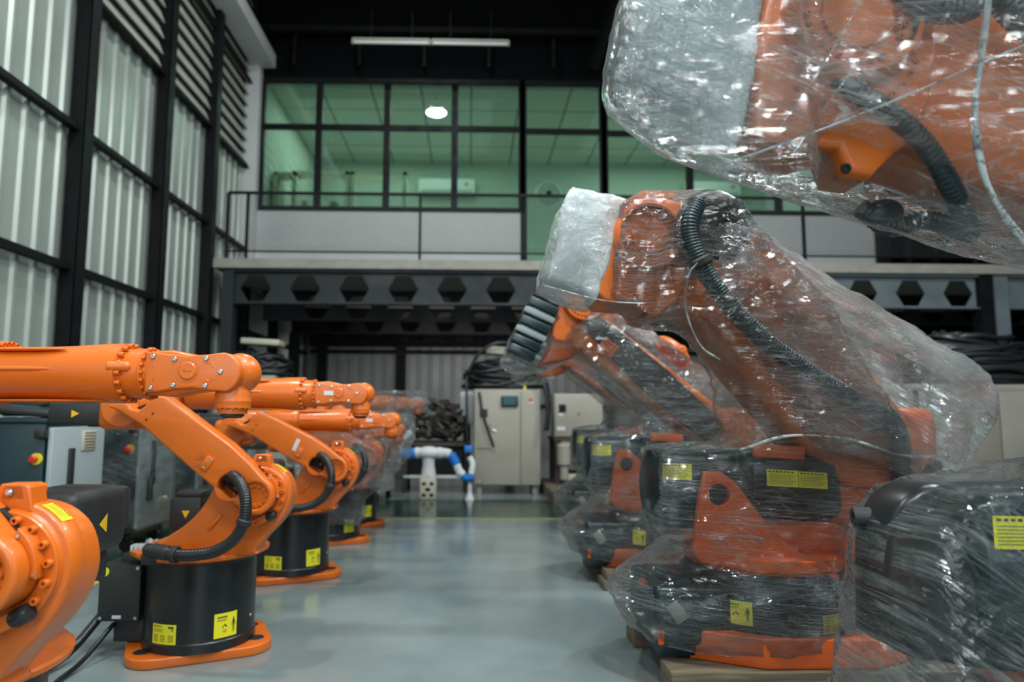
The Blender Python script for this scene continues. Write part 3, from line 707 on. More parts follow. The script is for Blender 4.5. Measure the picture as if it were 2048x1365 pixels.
    prof = [(0, -.22), (.070, -.22), (.078, -.20), (.078, -.05), (.086, -.045), (.086, -.018), (.072, -.010), (.070, .02), (.0705, .10), (.0735, .18), (.0785, .26), (.0795, .305), (.0795, .318), (.068, .322), (.066, .325), (.066, .372), (.070, .376), (.070, .380), (.0585, .384), (.0585, .412), (.052, .416), (0, .416)]
    b.axis(prof, (0, fy, fz), (1, 0, 0), 72)
    # long cast ribs on the tube and the tongue over the flange
    b.sphere((.05, fy-.068, fz+.008), .10, (1.35, .07, .065)); b.sphere((.10, fy-.028, fz-.073), .10, (1.9, .2, .05)); b.sphere((.02, fy-.05, fz+.06), .1, (1.6, .12, .05))
    b.cyl((.30, fy-.072, fz+.014), (.345, fy-.063, fz+.014), .0135, cap=.003); b.sphere((.345, fy-.063, fz+.014), .0135, u=14, v=8)
    fa = b.build('forearm', ORANGE, root)
    bolt_ring(fa, 18, .0735, .0062, .013, (.320, fy, fz), (1, 0, 0), ORANGE, a0=.2, a1=.2+2*PI)
    bolt_ring(fa, 20, .0645, .0044, .009, (.378, fy, fz), (1, 0, 0), ORANGE)
    bolt_ring(fa, 14, .079, .0065, .012, (-.018, fy, fz), (1, 0, 0), ORANGE, a0=-1.1, a1=1.6)
    # wrist: cover plate side, body, round nose
    def ring(cx, cz, r, a0, a1, n=14): return [(cx+r*math.cos(a0+(a1-a0)*k/n), cz+r*math.sin(a0+(a1-a0)*k/n)) for k in range(n+1)]
    nose = (.588, fz)
    outl = [(.392, fz-.052), (.43, fz-.050), (.47, fz-.043), (.52, fz-.040), (.56, fz-.046)]+ring(nose[0], nose[1], .052, R(-72), R(82))+[(.55, fz+.046), (.50, fz+.043), (.45, fz+.047), (.41, fz+.053), (.392, fz+.053)]
    b = MB(); b.plate([outl], fy-.062, fy-.02, bev=.006); b.plate([[(.39, fz-.058), (.45, fz-.062), (.50, fz-.05), (.555, fz-.044), (.58, fz+.03), (.50, fz+.05), (.45, fz+.06), (.39, fz+.056)]], fy-.045, fy+.058, bev=.014)
    wr = b.build('wrist', ORANGE, root)
    b = MB(); b.axis([(0, .006), (.020, .006), (.024, .003), (.024, -.004)], (.505, fy-.062, fz+.004), (0, -1, 0), 32); b.axis([(.0245, 0), (.0245, .0012), (.029, .0012), (.029, 0)], (.505, fy-.0622, fz+.004), (0, -1, 0), 32); cp = b.build('round_cap', ORANGE, wr)
    q = MB(); q.tube([(.494, fy-.0685, fz+.004), (.50, fy-.0688, fz+.0055), (.507, fy-.0688, fz+.003), (.516, fy-.0685, fz+.004)], .0011, n=6); q.build('cap_mark', DEEP, cp)
    for x, z in ((.413, .041), (.470, .034), (.552, .036), (.590, .002), (.552, -.034), (.468, -.033), (.410, -.040)):
        q = MB(); q.axis([(.0065, 0), (.0065, .004), (.0042, .0055), (.0030, .0055), (.0030, .002), (0, .002)], (x, fy-.0615, fz+z), (0, -1, 0), 12); q.build('cover_screw', STEEL, wr)
    q = MB()
    for s_ in (1, -1):
        q.tube([(.552, fy-.0625, fz+.020*s_+.004), (.563, fy-.0625, fz+.024*s_), (.571, fy-.0625, fz+.014*s_)], .0012, n=6)
        q.tube([(.413, fy-.0625, fz+.022*s_), (.418, fy-.0625, fz+.014*s_)], .0012, n=6)
    q.build('cast_mark', ORANGE, wr)
    # hand: ball, neck, flange
    b = MB(); b.sphere((.612, fy+.012, fz+.002), .0545, (1, 1, .98), u=32, v=20)
    b.axis([(.040, 0), (.040, .03), (.044, .045), (.0455, .055), (.0455, .066), (.0465, .068), (.0465, .073), (.0455, .075), (.0455, .088), (0, .088)], (.600, fy-.0, fz-.002), (0, 0, -1), 48)
    hd = b.build('wrist_hand', ORANGE, root)
    b = MB(); b.axis([(.038, .0), (.038, .016), (.036, .018), (0, .018)], (.600, fy, fz-.088), (0, 0, -1), 40); tf = b.build('tool_flange', ORANGE, hd)
    bolt_ring(hd, 16, .0425, .0035, .005, (.600, fy, fz-.0885), (0, 0, -1), ORANGE)
    q = MB(); q.axis([(0, 0), (.030, 0), (.030, .006), (.022, .012), (0, .012)], (.600, fy, fz-.105), (0, 0, -1), 28); q.build('flange_plug', PLASTIC, hd)
    for a in range(7):
        q = MB(); q.axis([(.004, 0), (.004, .001), (0, .0012)], (.612+.043*math.cos(a*.9)*.9, fy-.020+.0, fz+.005+.04*math.sin(a*.9)), (.3, -1, .2), 8)
        q.bm.free()
    # conduit from the link to the base
    P = [S(*p) for p in ((452, 948, -.20), (470, 955, -.30), (486, 978, -.34), (492, 1010, -.36), (488, 1045, -.36), (468, 1080, -.35), (432, 1103, -.34), (390, 1111, -.33), (350, 1110, -.31), (318, 1104, -.28))]
    b = MB(); b.tube(P, .0235, n=16, sub=10, ripple=.035, per=.010); hs = b.build('conduit', RUBBER, root, smooth=60)
    for i, rr in ((4, .030), (8, .034)):
        d = (P[i+1]-P[i-1]).normalized(); q = MB(); q.cyl(P[i]-d*.014, P[i]+d*.014, rr, cap=.004); q.box(P[i]+Vector((0, .03, 0)), (.02, .05, .02), bev=.003); q.build('hose_clamp', PLASTIC, hs)
    d = (P[-1]-P[-2]).normalized(); q = MB(); q.cyl(P[-1]-d*.05, P[-1]+d*.03, .030, cap=.006); q.cyl(P[-1]+d*.03, P[-1]+d*.07, .024, cap=.004); q.box(P[-1]+Vector((-.03, .06, -.035)), (.10, .10, .05), bev=.008); q.build('hose_connector', PLASTIC, hs)
    q = MB(); q.cyl(P[0]-Vector((0, -.03, 0)), P[0]+(P[1]-P[0])*.6, .030, cap=.004); q.build('hose_gland', PLASTIC, hs)
    q = MB(); p = S(268, 1104, -.1)
    for k in range(4): q.box((p.x+.018*k, -.1, .405), (.014, .05, .026), bev=.003)
    q.build('terminal_row', WHITEPL, root)
    return root
proto = slim_robot()
K = .953     # the arms stand slightly nearer and smaller than the sheet they were measured on
ROBOTS = [(-1.2*K, 3.2*K, 0.), (-1.243*K, 1.68*K, -3.), (-1.14*K, 4.55*K, 2.), (-1.13*K, 5.74*K, 4.), (-1.10*K, 6.55*K, 2.)]
RLAB = ['orange robot arm on a black drum with two yellow stickers, conduit looping in full view',
        'nearest orange robot arm, big bolted shoulder disc at the left edge of the picture',
        'orange robot arm with a white plate on its link, just before the wrapped arms',
        'orange robot arm loosely wrapped in clear film, fourth in the left row',
        'farthest orange robot arm of the left row, forearm wrapped in film']
SR = []
for i, (x, y, a) in enumerate(ROBOTS):
    o = proto if i == 0 else copy_tree(proto)
    o.location = (x, y, .0476+(.03 if i == 1 else 0)); o.rotation_euler = (0, 0, R(a)); o.scale = (K, K, K)
    tag(o, RLAB[i], 'robot arm', 'slim orange robot arms in the left row'); SR.append(o)
def kid(o, n): return [c for c in children(o) if c.name.split('.')[0] == n]
for i, nm in ((0, 'plate_a'), (2, 'plate_b')):
    w_ = kid(SR[i], 'wrist')[0]
    q = MB(); q.box((.462, .0575, 1.088), (.052, .003, .020)); q.build('white_type_plate', WHITEPL, w_, smooth=0)
    for c in kid(SR[i], 'link_arm'):
        if i == 2:
            pass
        q = MB(); p = W(398, 905, 2.88)-Vector((-1.2, 3.2, 0)); q.box((p.x+.012, -.2895, p.z), (.024, .003, .075), rot=Matrix.Rotation(R(32), 4, 'Y')); 
        if i == 2: q.build('white_type_plate', WHITEPL, c, smooth=0)
        else: q.bm.free()

# poses: the near arm reaches a little further, the third and fourth lean lower
def pose(o, ang, fdx=0, fdz=0):
    hx_, hz_ = .305, .635
    T = Matrix.Translation((hx_, 0, hz_)) @ Matrix.Rotation(R(ang), 4, 'Y') @ Matrix.Translation((-hx_, 0, -hz_))
    e0 = Vector((-.33, 0, .98)); d = T @ e0-e0+Vector((fdx, 0, fdz))
    for n in ('link_arm',):
        for c in kid(o, n): c.matrix_local = T
    for n in ('elbow_housing', 'elbow_motor', 'forearm', 'wrist', 'wrist_hand'):
        for c in kid(o, n): c.matrix_local = Matrix.Translation(d)
pose(SR[0], 0, 0, 0)
pose(SR[1], 0, .012, -.018)
for n in ('forearm', 'wrist', 'wrist_hand'):
    for c in kid(SR[1], n): c.location.y += .05
pose(SR[2], -9, 0, -.04)
pose(SR[3], -14, 0, -.08)
pose(SR[4], 0, 0, 0)
for i, d_ in ((0, .075), (2, .06)):
    for n in ('forearm', 'wrist', 'wrist_hand'):
        for c in kid(SR[i], n): c.location.x += d_

# ------------------------------------------------------------------ heavy robots wrapped in stretch film, right row
def film(name, hulls, m, parent, voxel=.022, disp=.012, smooth_it=6, cut=None, label=None):
    """hulls of points joined into one loose skin, relaxed and slightly crumpled"""
    b = MB()
    for h in hulls: b.hull([Vector(p) for p in h])
    bmesh.ops.recalc_face_normals(b.bm, faces=b.bm.faces)
    me = bpy.data.meshes.new('t'); b.bm.to_mesh(me); b.bm.free(); o = bpy.data.objects.new('t', me); col.objects.link(o)
    r = o.modifiers.new('r', 'REMESH'); r.mode = 'VOXEL'; r.voxel_size = voxel
    s = o.modifiers.new('s', 'SMOOTH'); s.factor = .6; s.iterations = smooth_it
    dg = bpy.context.evaluated_depsgraph_get(); ev = o.evaluated_get(dg)
    me2 = bpy.data.meshes.new_from_object(ev); bpy.data.objects.remove(o)
    me2.name = name
    for v in me2.vertices:
        p = v.co
        n1 = noise.noise(Vector((p.x*5, p.y*5, p.z*7)))
        n2 = abs(noise.noise(Vector((p.x*6+3, p.y*6, p.z*26+p.x*7))))
        n3 = abs(noise.noise(Vector((p.x*14, p.y*14+5, p.z*14))))
        v.co = p+v.normal*disp*(.9*n1-.8*n2-.5*n3+.15)
    me2.materials.clear(); me2.materials.append(m)
    for q in me2.polygons: q.use_smooth = True
    f = bpy.data.objects.new(name, me2); col.objects.link(f); f.parent = parent
    if label: f['label'] = label
    return f
BX, BY = 1.2, 2.85
def heavy_robot(variant):
    O = Vector((BX, BY, 0))
    def S(px, py, y): return W(px, py, BY+y)-O
    def ol(pts, y): return [(S(a, b, y).x, S(a, b, y).z) for a, b in pts]
    root = empty('heavy_robot', (0, 0, 0))
    af = -.15
    near = variant == 'near'; dx = .255 if near else 0
    # foot plate: chamfered in plan
    z0, z1 = .10, .205
    b = MB(); pts = [(-.36, -.26), (-.13, -.345), (.25, -.345), (.45, -.24), (.45, .26), (.25, .36), (-.15, .36), (-.38, .24)]
    b.plate([pts], -(z1-z0)/2, (z1-z0)/2, bev=.008, M=Matrix.Translation((0, 0, (z0+z1)/2)) @ Matrix.Rotation(-PI/2, 4, 'X') @ Matrix.Diagonal((1, 1, -1, 1)))
    ft = b.build('base_foot', RED, root)
    # base body
    b = MB(); b.lathe([(.30, .16), (.345, .20), (.345, .29), (.33, .36), (.30, .40), (0, .41)], 56); b.box((-.36, -.05, .25), (.30, .42, .22), bev=.03, seg=3)
    b.box((-.40, -.08, .155), (.20, .34, .09), bev=.01)
    bs_ = b.build('base_body', SLATE, root)
    sticker(oncyl(0, 0, .345, R(-136), R(-119), .232, .315), .05, .06, root, 'man', nu=6)
    sticker(oncyl(0, 0, .345, R(-78), R(-62), .215, .28), .05, .06, root, 'table', nu=6)
    q = MB(); q.box((-.43, -.262, .27), (.05, .012, .075), rot=Matrix.Rotation(R(-35), 4, 'Y'), bev=.003); q.build('hanging_tag', BEIGE, bs_)
    q = MB(); q.box((-.49, -.18, .18), (.02, .16, .05)); q.box((-.49, -.1, .34), (.06, .08, .015)); q.build('base_edge_block', RED, bs_, smooth=0)
    # turning column
    b = MB(); b.lathe([(.30, .405), (.31, .42), (.31, .46), (.28, .47), (0, .47)], 56); b.box((.05, .03, .52), (.46, .42, .12), bev=.04, seg=3)
    b.build('turning_column', RED, root)
    # big dark gear housing lying across
    b = MB()
    b.axis([(0, -.475), (.12, -.475), (.150, -.46), (.156, -.44), (.156, -.10), (.16, -.08), (.16, .22), (.12, .26), (0, .26)], (0, -.03, .70), (1, 0, 0), 48)
    b.box((-.30, -.03, .70), (.33, .30, .296), bev=.05, seg=3); b.box((.06, .02, .72), (.40, .42, .26), bev=.05, seg=3)
    gh = b.build('gear_housing', SLATE, root)
    q = MB(); q.box((.0, -.197, .853), (.20, .012, .05), rot=Matrix.Rotation(R(4), 4, 'Y'), bev=.003); q.build('red_cover_strip', RED, gh)
    sticker(flat((-.452, -.1835, .745), (.115, 0, -.002), (0, 0, .062)), .05, .06, root, 'text', nu=4)
    if variant != 'near':
        # bracket with the round hole
        tri = ol([(1383, 1102), (1394, 1020), (1408, 944), (1440, 944), (1468, 966), (1496, 1000), (1546, 1070), (1600, 1108), (1676, 1150), (1672, 1172), (1600, 1160), (1400, 1124)], -.25)
        hc = S(1436, 990, -.25)
        b = MB(); b.plate([tri, circ(hc.x, hc.z, .040, 28)], -.262, -.232, bev=.003)
        b.box((-.12, -.21, .47), (.32, .08, .06), bev=.01)
        tb = b.build('side_bracket', RED, root)
        q = MB(); q.axis([(0, 0), (.043, 0), (.043, .01), (0, .01)], (hc.x, -.225, hc.z), (0, 1, 0), 24); q.build('bracket_hole', SLATE, tb)
        for px_, py_ in ((1440, 1078), (1520, 1076)):
            p = S(px_, py_, -.26); q = MB(); q.axis([(.009, 0), (.009, .008), (.004, .008), (.004, .002), (0, .002)], (p.x, -.262, p.z), (0, -1, 0), 12); q.build('bolt', STEEL, tb)
        sticker(flat((-.070, -.2415, .728), (.12, 0, -.006), (0, 0, .062)), .05, .06, root, 'text', nu=4)
        sticker(flat((.052, -.2415, .722), (.11, 0, -.006), (0, 0, .060)), .05, .06, root, 'text', nu=4)
        q = MB(); q.box((.04, -.215, .752), (.32, .05, .11), bev=.008); q.build('junction_cover', SLATE, root)
    else:
        q = MB(); q.box((.02, -.215, .66), (.36, .06, .26), bev=.02); q.build('junction_cover', mat('teal_cover_paint', (.006, .06, .075), .35), root)
        sticker(flat((-.105, -.2465, .585), (.22, 0, 0), (0, 0, .085)), .1, .1, root, 'text', nu=4)
        for c in list(children(root)): c.location.x += dx
        # arched black hood with a tube stub
        O2 = Vector((BX, 1.5, 0)); S2 = lambda a, b_, y: W(a, b_, 1.5+y)-O2
        arch = [(1720, 1262), (1702, 1215), (1700, 1090), (1706, 1040), (1730, 990), (1765, 964), (1800, 957), (1838, 968), (1880, 1005), (1925, 1075), (1965, 1140), (1985, 1230), (1992, 1290), (1900, 1300)]
        b = MB(); b.plate([smooth2([(S2(a_, c_, 0).x, S2(a_, c_, 0).z) for a_, c_ in arch], 3)], -.14, -.0, bev=.025); hd = b.build('motor_hood', BLACK, root)
        b = MB(); b.plate([smooth2([(S2(a_, c_, -.14).x, S2(a_, c_, -.14).z) for a_, c_ in [(1790, 1300), (1770, 1120), (1800, 1040), (1850, 1010), (1900, 1060), (1940, 1180), (1930, 1300)]], 3)], -.16, -.13, bev=.01); b.build('hood_panel', PLASTIC, hd)
        p = S2(1706, 1032, -.02); q = MB(); q.axis([(.0, .01), (.010, .01), (.010, 0), (.018, -.002), (.020, .002), (.020, .10), (0, .10)], (p.x-.005, -.03, p.z), (1, -.25, .0), 24); q.build('tube_stub', PLASTIC, hd)
        q = MB(); q.box((.10, -.07, .62), (.5, .10, .10), bev=.03); q.build('hood_arm', BLACK, root)
    # shoulder hub and link
    sh = S(1730, 895, 0)
    b = MB(); b.axis([(0, -.16), (.15, -.16), (.17, -.14), (.17, .16), (.15, .18), (0, .18)], (sh.x-.0, -.0, sh.z), (0, 1, 0), 48)
    b.plate([smooth2(ol([(1592, 1100), (1592, 905), (1660, 850), (1790, 850), (1812, 960), (1760, 1100), (1690, 1160)], 0), 3)], -.12, .14, bev=.02)
    b.build('shoulder', RED, root, loc=(dx*.6, 0, 0))
    if variant == 'ribbed':
        lo = [(1240, 625), (1300, 650), (1500, 800), (1640, 905), (1790, 960), (1830, 880), (1700, 800), (1560, 690), (1440, 600), (1330, 520), (1240, 520)]
    else:
        lo = [(1275, 608), (1338, 604), (1400, 650), (1470, 745), (1560, 850), (1630, 930), (1700, 975), (1780, 960), (1820, 880), (1780, 800), (1700, 700), (1610, 612), (1520, 545), (1430, 500), (1330, 480)]
    if near:
        O2 = Vector((BX, 1.5, 0)); lo2 = [(1500, -150), (1500, 318), (1640, 352), (1900, 425), (2200, 505), (2480, 640), (2680, 880), (2800, 1100), (3050, 1000), (3000, 600), (2700, 150), (2300, -200), (1800, -350)]
        b = MB(); b.plate([smooth2([(q_.x, q_.z) for q_ in (W(a_, c_, 1.5)-O2 for a_, c_ in lo2)], 4)], -.16, .0, bev=.04)
    else:
        b = MB(); b.plate([smooth2(ol(lo, af), 4)], -.19, .10, bev=.035)
        b.sphere(S(1560, 640, -.05), .09, (1.5, 1.1, .7), rot=Matrix.Rotation(R(42), 4, 'Y'))
    lk = b.build('link_arm', ORANGE, root)
    p = S(1595, 632, -.19) if not near else Vector((.9, -.16, 1.5)); q = MB(); q.axis([(.035, 0), (.03, .03), (.012, .035), (0, .03)], p, (0, -1, 0), 20); q.build('cast_boss', ORANGE, lk)
    # head casting with bolted disc
    hc = S(1300, 472, af-.08)
    hp = [(1212, 425), (1240, 408), (1280, 402), (1320, 402), (1356, 412), (1376, 440), (1380, 500), (1372, 560), (1350, 606), (1328, 622), (1310, 640), (1284, 636), (1276, 612), (1205, 606), (1190, 590), (1198, 510)]
    b = MB(); b.plate([ol(hp, af)], -.20, -.07 if near else .12, bev=.016)
    b.axis([(.118, .0), (.128, .0), (.140, .02), (.142, .06), (0, .06)], (hc.x, -.245, hc.z), (0, 1, 0), 56)
    b.axis([(.146, .10), (.150, .10), (.160, .12), (.160, .2 if near else .3), (0, .2 if near else .3)], (hc.x-.01, -.29, hc.z-.035), (0, 1, 0), 56, )
    hd = b.build('arm_head', ORANGE, root)
    b = MB(); b.axis([(0, .012), (.07, .012), (.072, .022), (.118, .022), (.118, .05), (0, .05)], (hc.x, -.245, hc.z), (0, 1, 0), 56); b.axis([(.070, .0), (.074, .022)], (hc.x, -.233, hc.z), (0, 1, 0), 56); dc = b.build('bearing_cover', ORANGE, hd)
    bolt_ring(dc, 9, .098, .0065, .012, (hc.x, -.223, hc.z), (0, -1, 0), DEEP, a0=-2.1, a1=.25)
    bolt_ring(dc, 8, .085, .0065, .012, (hc.x, -.223, hc.z), (0, -1, 0), DEEP, a0=-1.9, a1=-.1)
    bolt_ring(dc, 10, .100, .0065, .012, (hc.x, -.223, hc.z), (0, -1, 0), DEEP, a0=1.6, a1=3.6)
    bolt_ring(hd, 22, .150, .0065, .010, (hc.x-.01, -.195, hc.z-.035), (0, -1, 0), DEEP, a0=-3.9, a1=.3)
    p = S(1288, 630, -.20); q = MB(); q.axis([(.0, .003), (.005, .003), (.006, .0), (.010, 0), (.011, .004), (0, .004)][::-1], (p.x, -.204, p.z), (0, 1, 0), 16); q.build('lug_bolt', HOLE, hd)
    # wrist block inside its bag / ribbed tool plate
    if variant == 'ribbed':
        b = MB(); bb = [S(1205, 430, af), S(1095, 600, af)]
        ax = Vector((-.42, 0, -.91)).normalized(); c0 = S(1174, 478, af)
        rot = Matrix.Rotation(R(24), 4, 'Y')
        for k in range(7):
            c = c0+ax*(.062*k); b.box(c, (.19 if k % 2 else .17, .26, .056), rot=rot, bev=.01)
        tp = b.build('connector_block', SLATE, root)
        for k in (2, 4):
            q = MB(); q.box(c0+ax*(.062*k), (.196, .27, .034), rot=rot, bev=.004); q.build('grey_band', mat('dull_grey_band', (.20, .25, .26), .45), tp)
        b = MB(); b.plate([ol([(1240, 520), (1200, 560), (1180, 640), (1150, 680), (1250, 660), (1330, 600), (1330, 500)], af)], -.16, .10, bev=.02); b.build('wrist_casting', RED, root)
    else:
        c = S(1180, 488, af); rot = Matrix.Rotation(R(17), 4, 'Y')
        b = MB(); b.box((c.x, -.04-.07*near, c.z), (.26, .26-.12*near, .36), rot=rot, bev=.04, seg=3); b.box((c.x-.10, -.04-.07*near, c.z-.10), (.12, .18-.08*near, .10), rot=rot, bev=.02); b.build('wrist_block', WHITE if variant != 'near' else DOORG, root)
    if near:
        for c in children(root):
            if c.name.split('.')[0] in ('arm_head', 'wrist_block'): c.location = (.06, 0, .10) if 'head' in c.name else (.03, 0, .14)
    # conduit over the head and down the link
    if variant == 'ribbed':
        b = MB(); b.plate([ol([(1292, 560), (1330, 520), (1400, 570), (1560, 700), (1700, 830), (1760, 920), (1700, 930), (1600, 860), (1460, 740)], -.2)], -.232, -.19, bev=.006); cv = b.build('link_cover', BLACK, root)
        p = S(1372, 622, -.235); q = MB(); q.box((p.x, -.236, p.z), (.10, .008, .085), rot=Matrix.Rotation(R(38), 4, 'Y')); pl_ = q.build('type_label', RED, cv, smooth=0)
        q = MB()
        for k in range(4): q.box(Vector((p.x, -.241, p.z))+Matrix.Rotation(R(38), 3, 'Y') @ Vector((0, 0, -.028+.018*k)), (.08, .002, .005), rot=Matrix.Rotation(R(38), 4, 'Y'))
        q.build('printed_ink', INK, pl_, smooth=0)
        b = MB(); b.plate([ol([(1720, 960), (1710, 900), (1760, 850), (1800, 905), (1816, 950), (1780, 965)], -.2)], -.26, -.18, bev=.012); b.build('lifting_horn', ORANGE, root)
    elif near:
        S2 = lambda a, b_, y: W(a, b_, 1.5+y)-Vector((BX, 1.5, 0))
        P = [S2(*q_) for q_ in ((1640, 60, -.10), (1650, 120, -.19), (1700, 175, -.21), (1780, 225, -.21), (1850, 290, -.20), (1900, 370, -.17), (1940, 460, -.08))]
        b = MB(); b.tube(P, .020, n=14, sub=8, ripple=.04); b.build('conduit', SLATE, root, smooth=60)  # dark tube put in for a band of shadow under the film
        P = [S2(*q_) for q_ in ((1800, -60, -.24), (1850, 5, -.25), (1920, 15, -.25), (1990, -10, -.25), (2048, 40, -.24), (2120, 90, -.22))]
        b = MB(); b.tube(P, .030, n=14, sub=8, ripple=.04); b.build('conduit', SLATE, root, smooth=60)
        P = [S2(*q_) for q_ in ((1720, 415, -.02), (1780, 455, -.02), (1850, 440, -.02), (1950, 470, -.02))]
        b = MB(); b.tube(P, .022, n=14, sub=8, ripple=.04); b.sphere(S2(1770, 425, -.03), .035, (1.2, .6, .9)); b.build('hanging_cable', SLATE, root, smooth=60)
    else:
        lp = [S(*q_) for q_ in ((1392, 525, -.22), (1374, 500, -.25), (1366, 455, -.26), (1385, 412, -.26), (1425, 396, -.26), (1462, 412, -.25), (1480, 450, -.24), (1484, 495, -.20))]
        b = MB(); b.tube(lp, .034, n=16, sub=10, rf=lambda t: 1.05-.35*abs(t-.35)); b.build('hose_guide', RUBBER, root, smooth=60)
        b = MB(); b.axis([(0, -.02), (.10, -.02), (.115, 0), (.118, .09), (.10, .12), (0, .12)], S(1436, 468, -.19), (0, 1, 0), 40); b.build('end_motor', BLACK, root)
        P = [S(*q_) for q_ in ((1395, 405, -.30), (1380, 440, -.32), (1382, 480, -.32), (1400, 525, -.32), (1432, 575, -.31), (1500, 655, -.31), (1570, 712, -.31), (1640, 760, -.31), (1710, 800, -.30), (1775, 838, -.28), (1796, 872, -.26), (1800, 920, -.24), (1803, 975, -.22))]
        b = MB(); b.tube(P, .036, n=16, sub=10, ripple=.04, per=.012); cq = b.build('conduit', SLATE, root, smooth=60)
        for i, rr in ((3, .05), (9, .045)):
            d = (P[i+1]-P[i-1]).normalized(); q = MB(); q.cyl(P[i]-d*.018, P[i]+d*.018, rr, cap=.008, n=12); q.box(P[i]+Vector((.0, .05, -.02)), (.06, .08, .05), bev=.01); q.build('hose_clamp', PLASTIC, cq)
    # motors at the rear
    if near: return root
    b = MB(); b.box((.64, .1, .90), (.28, .22, .26), bev=.06, seg=3); b.build('counterweight', RED, root)
    b = MB(); b.box((.72, .12, .70), (.16, .2, .22), bev=.02); b.build('rear_motor', PLASTIC, root)
    return root

def ring_pts(c, rx, ry, z, n=12): return [(c[0]+rx*math.cos(2*PI*k/n), c[1]+ry*math.sin(2*PI*k/n), z) for k in range(n)]
def prism(S, pts, y0, y1, yr, y0b=None):
    out = []
    for a, b_ in pts:
        p = S(a, b_, yr); out += [(p.x, y0, p.z), (p.x, y1, p.z)]
    return out
def frus(S, pts, ya, yb):
    return [tuple(S(a, b_, y)) for a, b_ in pts for y in (ya, yb)]
def wrap_heavy(root, variant):
    O = Vector((BX, BY, 0))
    S = lambda a, b_, y: W(a, b_, BY+y)-O
    H = []
    if variant == 'mid':
        H.append(prism(S, [(1275, 398), (1345, 398), (1410, 400), (1225, 425), (1208, 606), (1285, 640), (1340, 626), (1400, 640)], -.26, .10, -.1))
        H.append(prism(S, [(1345, 400), (1385, 394), (1430, 391), (1470, 402), (1492, 440), (1512, 520), (1400, 640), (1290, 640)], -.34, .08, -.25))
        H.append(prism(S, [(1500, 510), (1640, 600), (1400, 642), (1480, 440), (1480, 750), (1600, 900), (1800, 880)], -.35, .10, -.25))
        H.append(prism(S, [(1470, 740), (1640, 900), (1800, 960), (1510, 930), (1500, 860)], -.3, .1, -.25))
        H.append(prism(S, [(1326, 900), (1500, 885), (1700, 860), (1830, 900), (1830, 1000), (1640, 1060), (1320, 1055)], -.29, .12, -.22))
        T = [[*prism(S, [(1420, 440), (1500, 470), (1660, 590), (1800, 680), (1830, 960), (1640, 900), (1460, 560)], -.34, .12, -.25), *prism(S, [(1975, 748), (2000, 790), (1990, 830)], -.02, .24, -.0)],
             [*prism(S, [(1820, 860), (1860, 960), (1660, 900)], -.28, .1, -.25), *prism(S, [(1990, 780), (1975, 850), (1925, 920), (1880, 950)], -.05, .2, -.0)]]
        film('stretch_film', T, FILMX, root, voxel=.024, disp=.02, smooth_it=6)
    elif variant == 'ribbed':
        H.append(prism(S, [(1165, 455), (1250, 470), (1330, 500), (1400, 560), (1180, 700), (1075, 700), (1030, 668), (1118, 505)], -.20, .12, af_))
        H.append(prism(S, [(1330, 495), (1500, 580), (1640, 680), (1800, 850), (1820, 960), (1700, 940), (1500, 830), (1300, 680), (1240, 600)], -.27, .14, af_))
        H.append([*prism(S, [(1640, 680), (1800, 850), (1820, 960)], -.22, .14, af_), *prism(S, [(1900, 800), (1960, 850), (1900, 930)], .0, .2, 0)])
        H.append(prism(S, [(1326, 900), (1500, 885), (1700, 830), (1830, 900), (1830, 1000), (1640, 1060), (1320, 1060)], -.29, .12, -.22))
        H.append(prism(S, [(1500, 830), (1700, 940), (1700, 860), (1450, 900)], -.28, .2, -.25))
    # waist and flared skirt over the base
    H.append(prism(S, [(1330, 900), (1325, 1060), (1350, 1120), (1680, 1130), (1690, 900)], -.28, .12, -.22))
    H.append([*ring_pts((-.05, 0), .38, .32, .48), *ring_pts((-.10, 0), .56, .40, .30)])
    H.append([*ring_pts((-.10, 0), .56, .40, .31), *ring_pts((-.06, 0), .50, .38, .13), (-.66, -.12, .31), (-.5, -.25, .14)])
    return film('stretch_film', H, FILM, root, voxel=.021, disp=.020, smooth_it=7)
af_ = -.15
